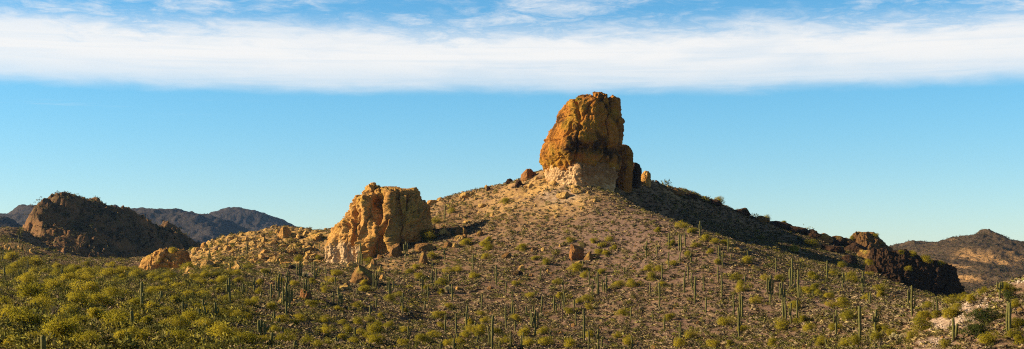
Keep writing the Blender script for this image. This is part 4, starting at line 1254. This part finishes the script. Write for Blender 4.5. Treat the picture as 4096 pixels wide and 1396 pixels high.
# small green bushes nobody could count
TG = [dome(600 + i, 130, .8, .085) for i in range(8)]
x, y = sample(26000, 150, 880, .3)
z = gint(x, y)
px_ = x / y * F + CX
py_ = HY - z / y * F
dn = .42 + .7 * fbm(np.column_stack([x, y, 0 * x]) / 24, 3, 91)
dn = dn + .3 * (px_ > 2720) * (px_ < 3480) * (y > 590)
dn = dn + .85 * sstep(1150, 850, px_) * (y < 640) * np.where(y < 250, .3, 1) + .12 * (px_ > 3050) + .22 * (py_ > 1320)
keep = (RNG.uniform(0, 1, len(x)) < dn) & (gattr(PALE, x, y) < .4)
x, y, z = x[keep], y[keep], z[keep]
vis = visible(x, y, z)
x, y, z = x[vis], y[vis], z[vis]
ex = np.array(EXTRA)
s = RNG.uniform(.9, 2.6, len(x)) * (1 + .5 * (x / y * F + CX < 1000))
x, y, z, s = np.r_[x, ex[:, 0]], np.r_[y, ex[:, 1]], np.r_[z, ex[:, 2]], np.r_[s, ex[:, 3]]
print('green', len(x), 'shrubs', nshr, 'saguaros', ns_)
gc = np.array([[.18, .17, .035], [.27, .235, .04], [.13, .135, .035], [.22, .19, .06]])[RNG.integers(0, 4, len(x))] * RNG.uniform(.8, 1.2, (len(x), 1))
tag(scatter('green_scrub', M_SCRUB, x, y, z, s, RNG.uniform(.65, .95, len(x)), gc, TG), 'small olive green bushes dotted over the slopes', 'scrub', None, 'stuff')

# loose stones
def stones(name, n, y0, y1, field, smin, smax, mat):
    x, y = sample(n, y0, y1, .4)
    f = field(x, y)
    k = RNG.uniform(0, 1, n) < f
    x, y = x[k], y[k]
    z = gint(x, y)
    v = visible(x, y, z)
    x, y, z = x[v], y[v], z[v]
    V0 = ICO1[0]
    Vs, Fs = [], []
    for i in range(len(x)):
        s = smin + (smax - smin) * RNG.uniform() ** 3
        sc = s * RNG.uniform(.55, 1.2, 3)
        R = RNG.uniform(.75, 1.15, len(V0))[:, None]
        a = RNG.uniform(0, 6.28)
        q = V0 * R * sc
        q = np.column_stack([q[:, 0] * math.cos(a) - q[:, 1] * math.sin(a), q[:, 0] * math.sin(a) + q[:, 1] * math.cos(a), q[:, 2]])
        Vs.append(q + np.array([x[i], y[i], z[i] + s * .15])); Fs.append(ICO1[1] + i * len(V0))
    V = np.vstack(Vs)
    o = link(name, mesh_data(name, V, np.vstack(Fs), mat, False, {'zone': np.zeros((len(V), 3))}))
    print(name, len(x))
    return o
tag(stones('yellow_rubble', 16000, 300, 850, lambda x, y: gattr(YEL, x, y) * np.where(x / y * F + CX < 1330, 1.2, .3), .25, 2.3, M_YELB), 'broken yellow rubble strewn on the ridge', 'rubble', None, 'stuff')
tag(stones('brown_rubble', 22000, 250, 850, lambda x, y: np.clip(.22 + .7 * fbm(np.column_stack([x, y, 0 * x]) / 30, 3, 44), 0, 1), .12, .8, M_BOULD), 'brown loose stones scattered on the slopes', 'rubble', None, 'stuff')

M_GRIT = mat_plain('pale_stone', (.34, .26, .2), (.48, .38, .29), 2.0)
tag(stones('pale_rubble', 60000, 230, 330, lambda x, y: (gattr(PALE, x, y) > .25) * .5, .08, .42, M_GRIT), 'pale grit and stones on the bare streak', 'rubble', None, 'stuff')

# scrub on the farther hills
def hill_scrub(name, Vh, n, s0, s1, pal, lim, tm, wz=None):
    k = RNG.choice(len(Vh), n)
    p = Vh[k] + np.column_stack([RNG.normal(size=(n, 2)) * 2, np.zeros(n)])
    p = p[(p[:, 2] > lim)]
    n = len(p)
    cc = np.array(pal)[RNG.integers(0, len(pal), n)] * RNG.uniform(.8, 1.2, (n, 1))
    return scatter(name, M_SCRUB, p[:, 0], p[:, 1], p[:, 2], RNG.uniform(s0, s1, n), RNG.uniform(.6, .9, n), cc, tm)
TF = [dome(700 + i, 14, .8, .3) for i in range(6)]
tag(hill_scrub('hill_scrub', dark_hill[1], 13000, .8, 2.4, [[.15, .14, .045], [.2, .17, .08], [.11, .09, .05], [.17, .13, .075]], -2, TF), 'sparse olive scrub dotting the dark rocky hill', 'scrub', None, 'stuff')

tag(hill_scrub('mountain_scrub', MID[1], 15000, 1.4, 3.4, [[.07, .07, .03], [.09, .085, .04], [.06, .05, .03], [.11, .09, .05]], -60, TF), 'sparse dark scrub dotting the far desert mountain', 'scrub', None, 'stuff')

# ------------------------------------------------------------------ labels
ORD = 'first second third fourth fifth sixth seventh eighth ninth tenth eleventh twelfth thirteenth fourteenth fifteenth sixteenth seventeenth eighteenth nineteenth twentieth'.split()


def zone_name(px, py):
    if px < 135 and py < 1045: return 'on the pale slope beside the dark rocky hill'
    if px < 560: return 'on the valley floor below the dark rocky hill' if py < 1115 else 'in the middle of the shrubby valley' if py < 1225 else 'in the near valley thicket'
    if px < 1010: return 'among yellow rocks near the orange mound' if py < 1090 else 'on the valley slope below the yellow ridge' if py < 1215 else 'in the thicket under the yellow ridge'
    if px < 1290: return 'on the rocky yellow ridge beside the crag' if py < 1060 else 'on the sandy slope by the crag' if py < 1200 else 'on low ground under the split red boulder'
    if px < 1600: return 'at the foot of the orange crag' if py < 1110 else 'below the mossy boulder under the crag' if py < 1270 else 'on reddish ground far below the crag'
    if px < 2010: return 'on the hillside between crag and butte' if py < 950 else 'around the rock outcrops beside the crag' if py < 1110 else 'on the slope under the rock outcrops' if py < 1250 else 'at the hill foot below the outcrops'
    if px < 2440: return 'just below the tall butte' if py < 960 else 'near the angular red boulder' if py < 1110 else 'on the slope below the red boulder' if py < 1250 else 'at the hill foot under the butte'
    if px < 2900: return "along the edge of the butte's shadow" if py < 990 else 'on the upper part of the sunlit spur' if py < 1120 else 'on the lower part of the sunlit spur' if py < 1260 else 'at the foot of the sunlit spur'
    if px < 3420: return 'on the shaded slope under the ridge' if py < 1060 else 'on the slope below the rock knob' if py < 1200 else 'on the lower slope below the knob' if py < 1310 else 'at the slope foot by the hollow'
    if px < 3720: return 'beneath the black cliff' if py < 1200 else 'in the hollow beside the cream cholla'
    return 'on the hillock with the pale bare streak' if py < 1290 else 'at the bottom of the pale bare streak'


for gy, (o, px, py) in enumerate(GOLDS): ITEMS.append((o, 'low golden rock' if o.active_material is M_YELB else 'low orange rock', px, py))
from collections import defaultdict
grp = defaultdict(list)
for it in ITEMS: grp[(it[1], zone_name(it[2], it[3]))].append(it)
def name_row(cls, zn, L):
    L.sort(key=lambda q: q[2])
    for i, it in enumerate(L):
        it[0]['label'] = f'{cls} {zn}' + ('' if len(L) == 1 else f', {ORD[min(i, 19)]} from left' if len(L) > 2 else f', {["left", "right"][i]} of two')


for (cls, zn), L in grp.items():
    if len(L) <= 5:
        name_row(cls, zn, L)
        continue
    L.sort(key=lambda q: q[3])
    n = 2 if len(L) < 11 else 3
    c = -(-len(L) // n)
    for q in range(n): name_row((['far', 'near'] if n == 2 else ['far', 'middle', 'near'])[q] + ' ' + cls, zn, L[q * c:(q + 1) * c])

# ------------------------------------------------------------------ sky, sun, air, camera
w = bpy.data.worlds.new('World')
SC.world = w
w.use_nodes = True
nt = w.node_tree
nt.nodes.clear()


class WT(NT):
    def __init__(s, tree):
        s.t = tree
        s.out = tree.nodes.new('ShaderNodeOutputWorld')
t = WT(nt)
sky = t.n('ShaderNodeTexSky', sky_type='NISHITA', sun_disc=False, sun_elevation=SUN_EL, sun_rotation=SUN_AZ, altitude=600, air_density=1.0, dust_density=.25, ozone_density=2.2)
tc = t.n('ShaderNodeTexCoord')
sp = t.n('ShaderNodeSeparateXYZ')
t.l(tc.outputs['Generated'], sp.inputs[0])
el = t.math('ARCSINE', sp.outputs['Z'])
az = t.math('ARCTAN2', sp.outputs['X'], sp.outputs['Y'])
def cv(a, b):
    c = t.n('ShaderNodeCombineXYZ')
    t.l(t.math('MULTIPLY', az, a), c.inputs[0])
    t.l(t.math('MULTIPLY', el, b), c.inputs[1])
    return c.outputs[0]
edge = t.noise(cv(7, 6), 1.0, 3, .5)
edge2 = t.noise(cv(22, 90), 1.0, 5, .6, .3)
big = t.noise(cv(9, 42), 1.0, 8, .62, .45)
fine = t.noise(cv(34, 130), 1.0, 8, .68, .6)
e2 = t.math('ADD', el, t.math('ADD', t.math('MULTIPLY', t.math('SUBTRACT', edge, .5), .007), t.math('MULTIPLY', t.math('SUBTRACT', edge2, .5), .009)))
low = t.ramp(e2, .1215, .1335)
eu = t.math('ADD', el, t.math('ADD', t.math('MULTIPLY', t.math('SUBTRACT', big, .5), .036), t.math('MULTIPLY', t.math('SUBTRACT', fine, .5), .022)))
body = t.math('SUBTRACT', 1.0, t.ramp(eu, .157, .180))
wisp = t.math('MULTIPLY', t.ramp(t.math('ADD', t.math('MULTIPLY', big, .6), t.math('MULTIPLY', fine, .4)), .44, .70), .85)
fade_up = t.math('SUBTRACT', 1.0, t.math('MULTIPLY', t.ramp(el, .2, .4), .92))
dens = t.math('MULTIPLY', t.math('MULTIPLY', low, fade_up), t.math('MAXIMUM', t.math('MULTIPLY', body, t.math('ADD', .84, t.math('MULTIPLY', t.ramp(big, .3, .55), .15))), wisp))
streak = t.noise(cv(5, 170), 1.0, 7, .62, .5)
thin = t.math('SUBTRACT', 1.0, t.math('ADD', t.math('MULTIPLY', t.math('SUBTRACT', 1.0, t.ramp(e2, .126, .152)), .34), t.math('MULTIPLY', t.ramp(streak, .45, .75), .17)))
faint = t.math('MULTIPLY', t.math('MULTIPLY', t.ramp(t.noise(cv(6, 190), 1.0, 6, .6, .4), .56, .78), t.ramp(el, .104, .116)), t.math('MULTIPLY', t.math('SUBTRACT', 1.0, t.ramp(az, -.26, -.16)), .4))
dens = t.math('MAXIMUM', t.math('MULTIPLY', dens, thin, clamp=True), t.math('MULTIPLY', faint, fade_up))
SKY_TINT, SKY_STR = (1, 1, 1), .0705
skyc = t.mix(1.0, sky.outputs[0], t.mix(t.ramp(el, -.02, .15), (.90, 1.0, 1.10), (.45, .93, 1.12)), 'MULTIPLY')
CLOUD = 6.6
zen = t.math('SUBTRACT', 1.0, t.math('MULTIPLY', t.ramp(el, .2, .55), .78))
zc = t.n('ShaderNodeCombineXYZ')
for q in range(3): t.l(zen, zc.inputs[q])
skyc = t.mix(1.0, skyc, zc.outputs[0], 'MULTIPLY')
cl = t.mix(dens, skyc, (CLOUD, CLOUD * .99, CLOUD * .97))
bg = t.n('ShaderNodeBackground')
t.l(cl, bg.inputs['Color'])
bg.inputs['Strength'].default_value = SKY_STR
t.l(bg.outputs[0], t.out.inputs['Surface'])

sun = bpy.data.lights.new('sun', 'SUN')
sun.energy = 5.0
sun.angle = math.radians(.5)
sun.color = (1.0, .81, .53)
so = bpy.data.objects.new('sun', sun)
COL.objects.link(so)
so.rotation_euler = Vector(SUN_DIR.tolist()).to_track_quat('Z', 'Y').to_euler()
so.location = (-300, 0, 400)

HAZE = 0.000017
if HAZE:
    hb = [(-5000, -60, -250), (5000, 9000, 700)]
    a, b = hb
    V = np.array([[x, y, z] for x in (a[0], b[0]) for y in (a[1], b[1]) for z in (a[2], b[2])], float)
    Fh = np.array([[0, 1, 3, 2], [4, 6, 7, 5], [0, 4, 5, 1], [2, 3, 7, 6], [0, 2, 6, 4], [1, 5, 7, 3]])
    mh = bpy.data.materials.new('air')
    mh.use_nodes = True
    tr = mh.node_tree
    tr.nodes.clear()
    oo = tr.nodes.new('ShaderNodeOutputMaterial')
    vv = tr.nodes.new('ShaderNodeVolumePrincipled')
    vv.inputs['Color'].default_value = (.28, .52, 1.0, 1)
    vv.inputs['Density'].default_value = HAZE
    vv.inputs['Anisotropy'].default_value = .2
    tr.links.new(vv.outputs[0], oo.inputs['Volume'])
    tag(link('haze', mesh_data('haze', V, Fh, mh, False)), 'thin blue air fading the far mountains', 'haze', None, 'stuff')

cam = bpy.data.cameras.new('camera')
cam.sensor_width = 36
cam.lens = F / 4096 * 36
cam.shift_y = (HY - 698) / 4096
cam.clip_end = 40000
cam.clip_start = .5
co = bpy.data.objects.new('camera', cam)
COL.objects.link(co)
co.location = (0, 0, 0)
co.rotation_euler = (math.pi / 2, 0, 0)
SC.camera = co
SC.view_settings.view_transform = 'Standard'
SC.view_settings.look = 'None'
SC.view_settings.exposure = 1.07
SC.view_settings.gamma = 1
SC.cycles.max_bounces = 5
SC.cycles.volume_bounces = 0
SC.cycles.use_denoising = False
SC.cycles.filter_width = 1.1
SC.cycles.pixel_filter_type = 'BLACKMAN_HARRIS'
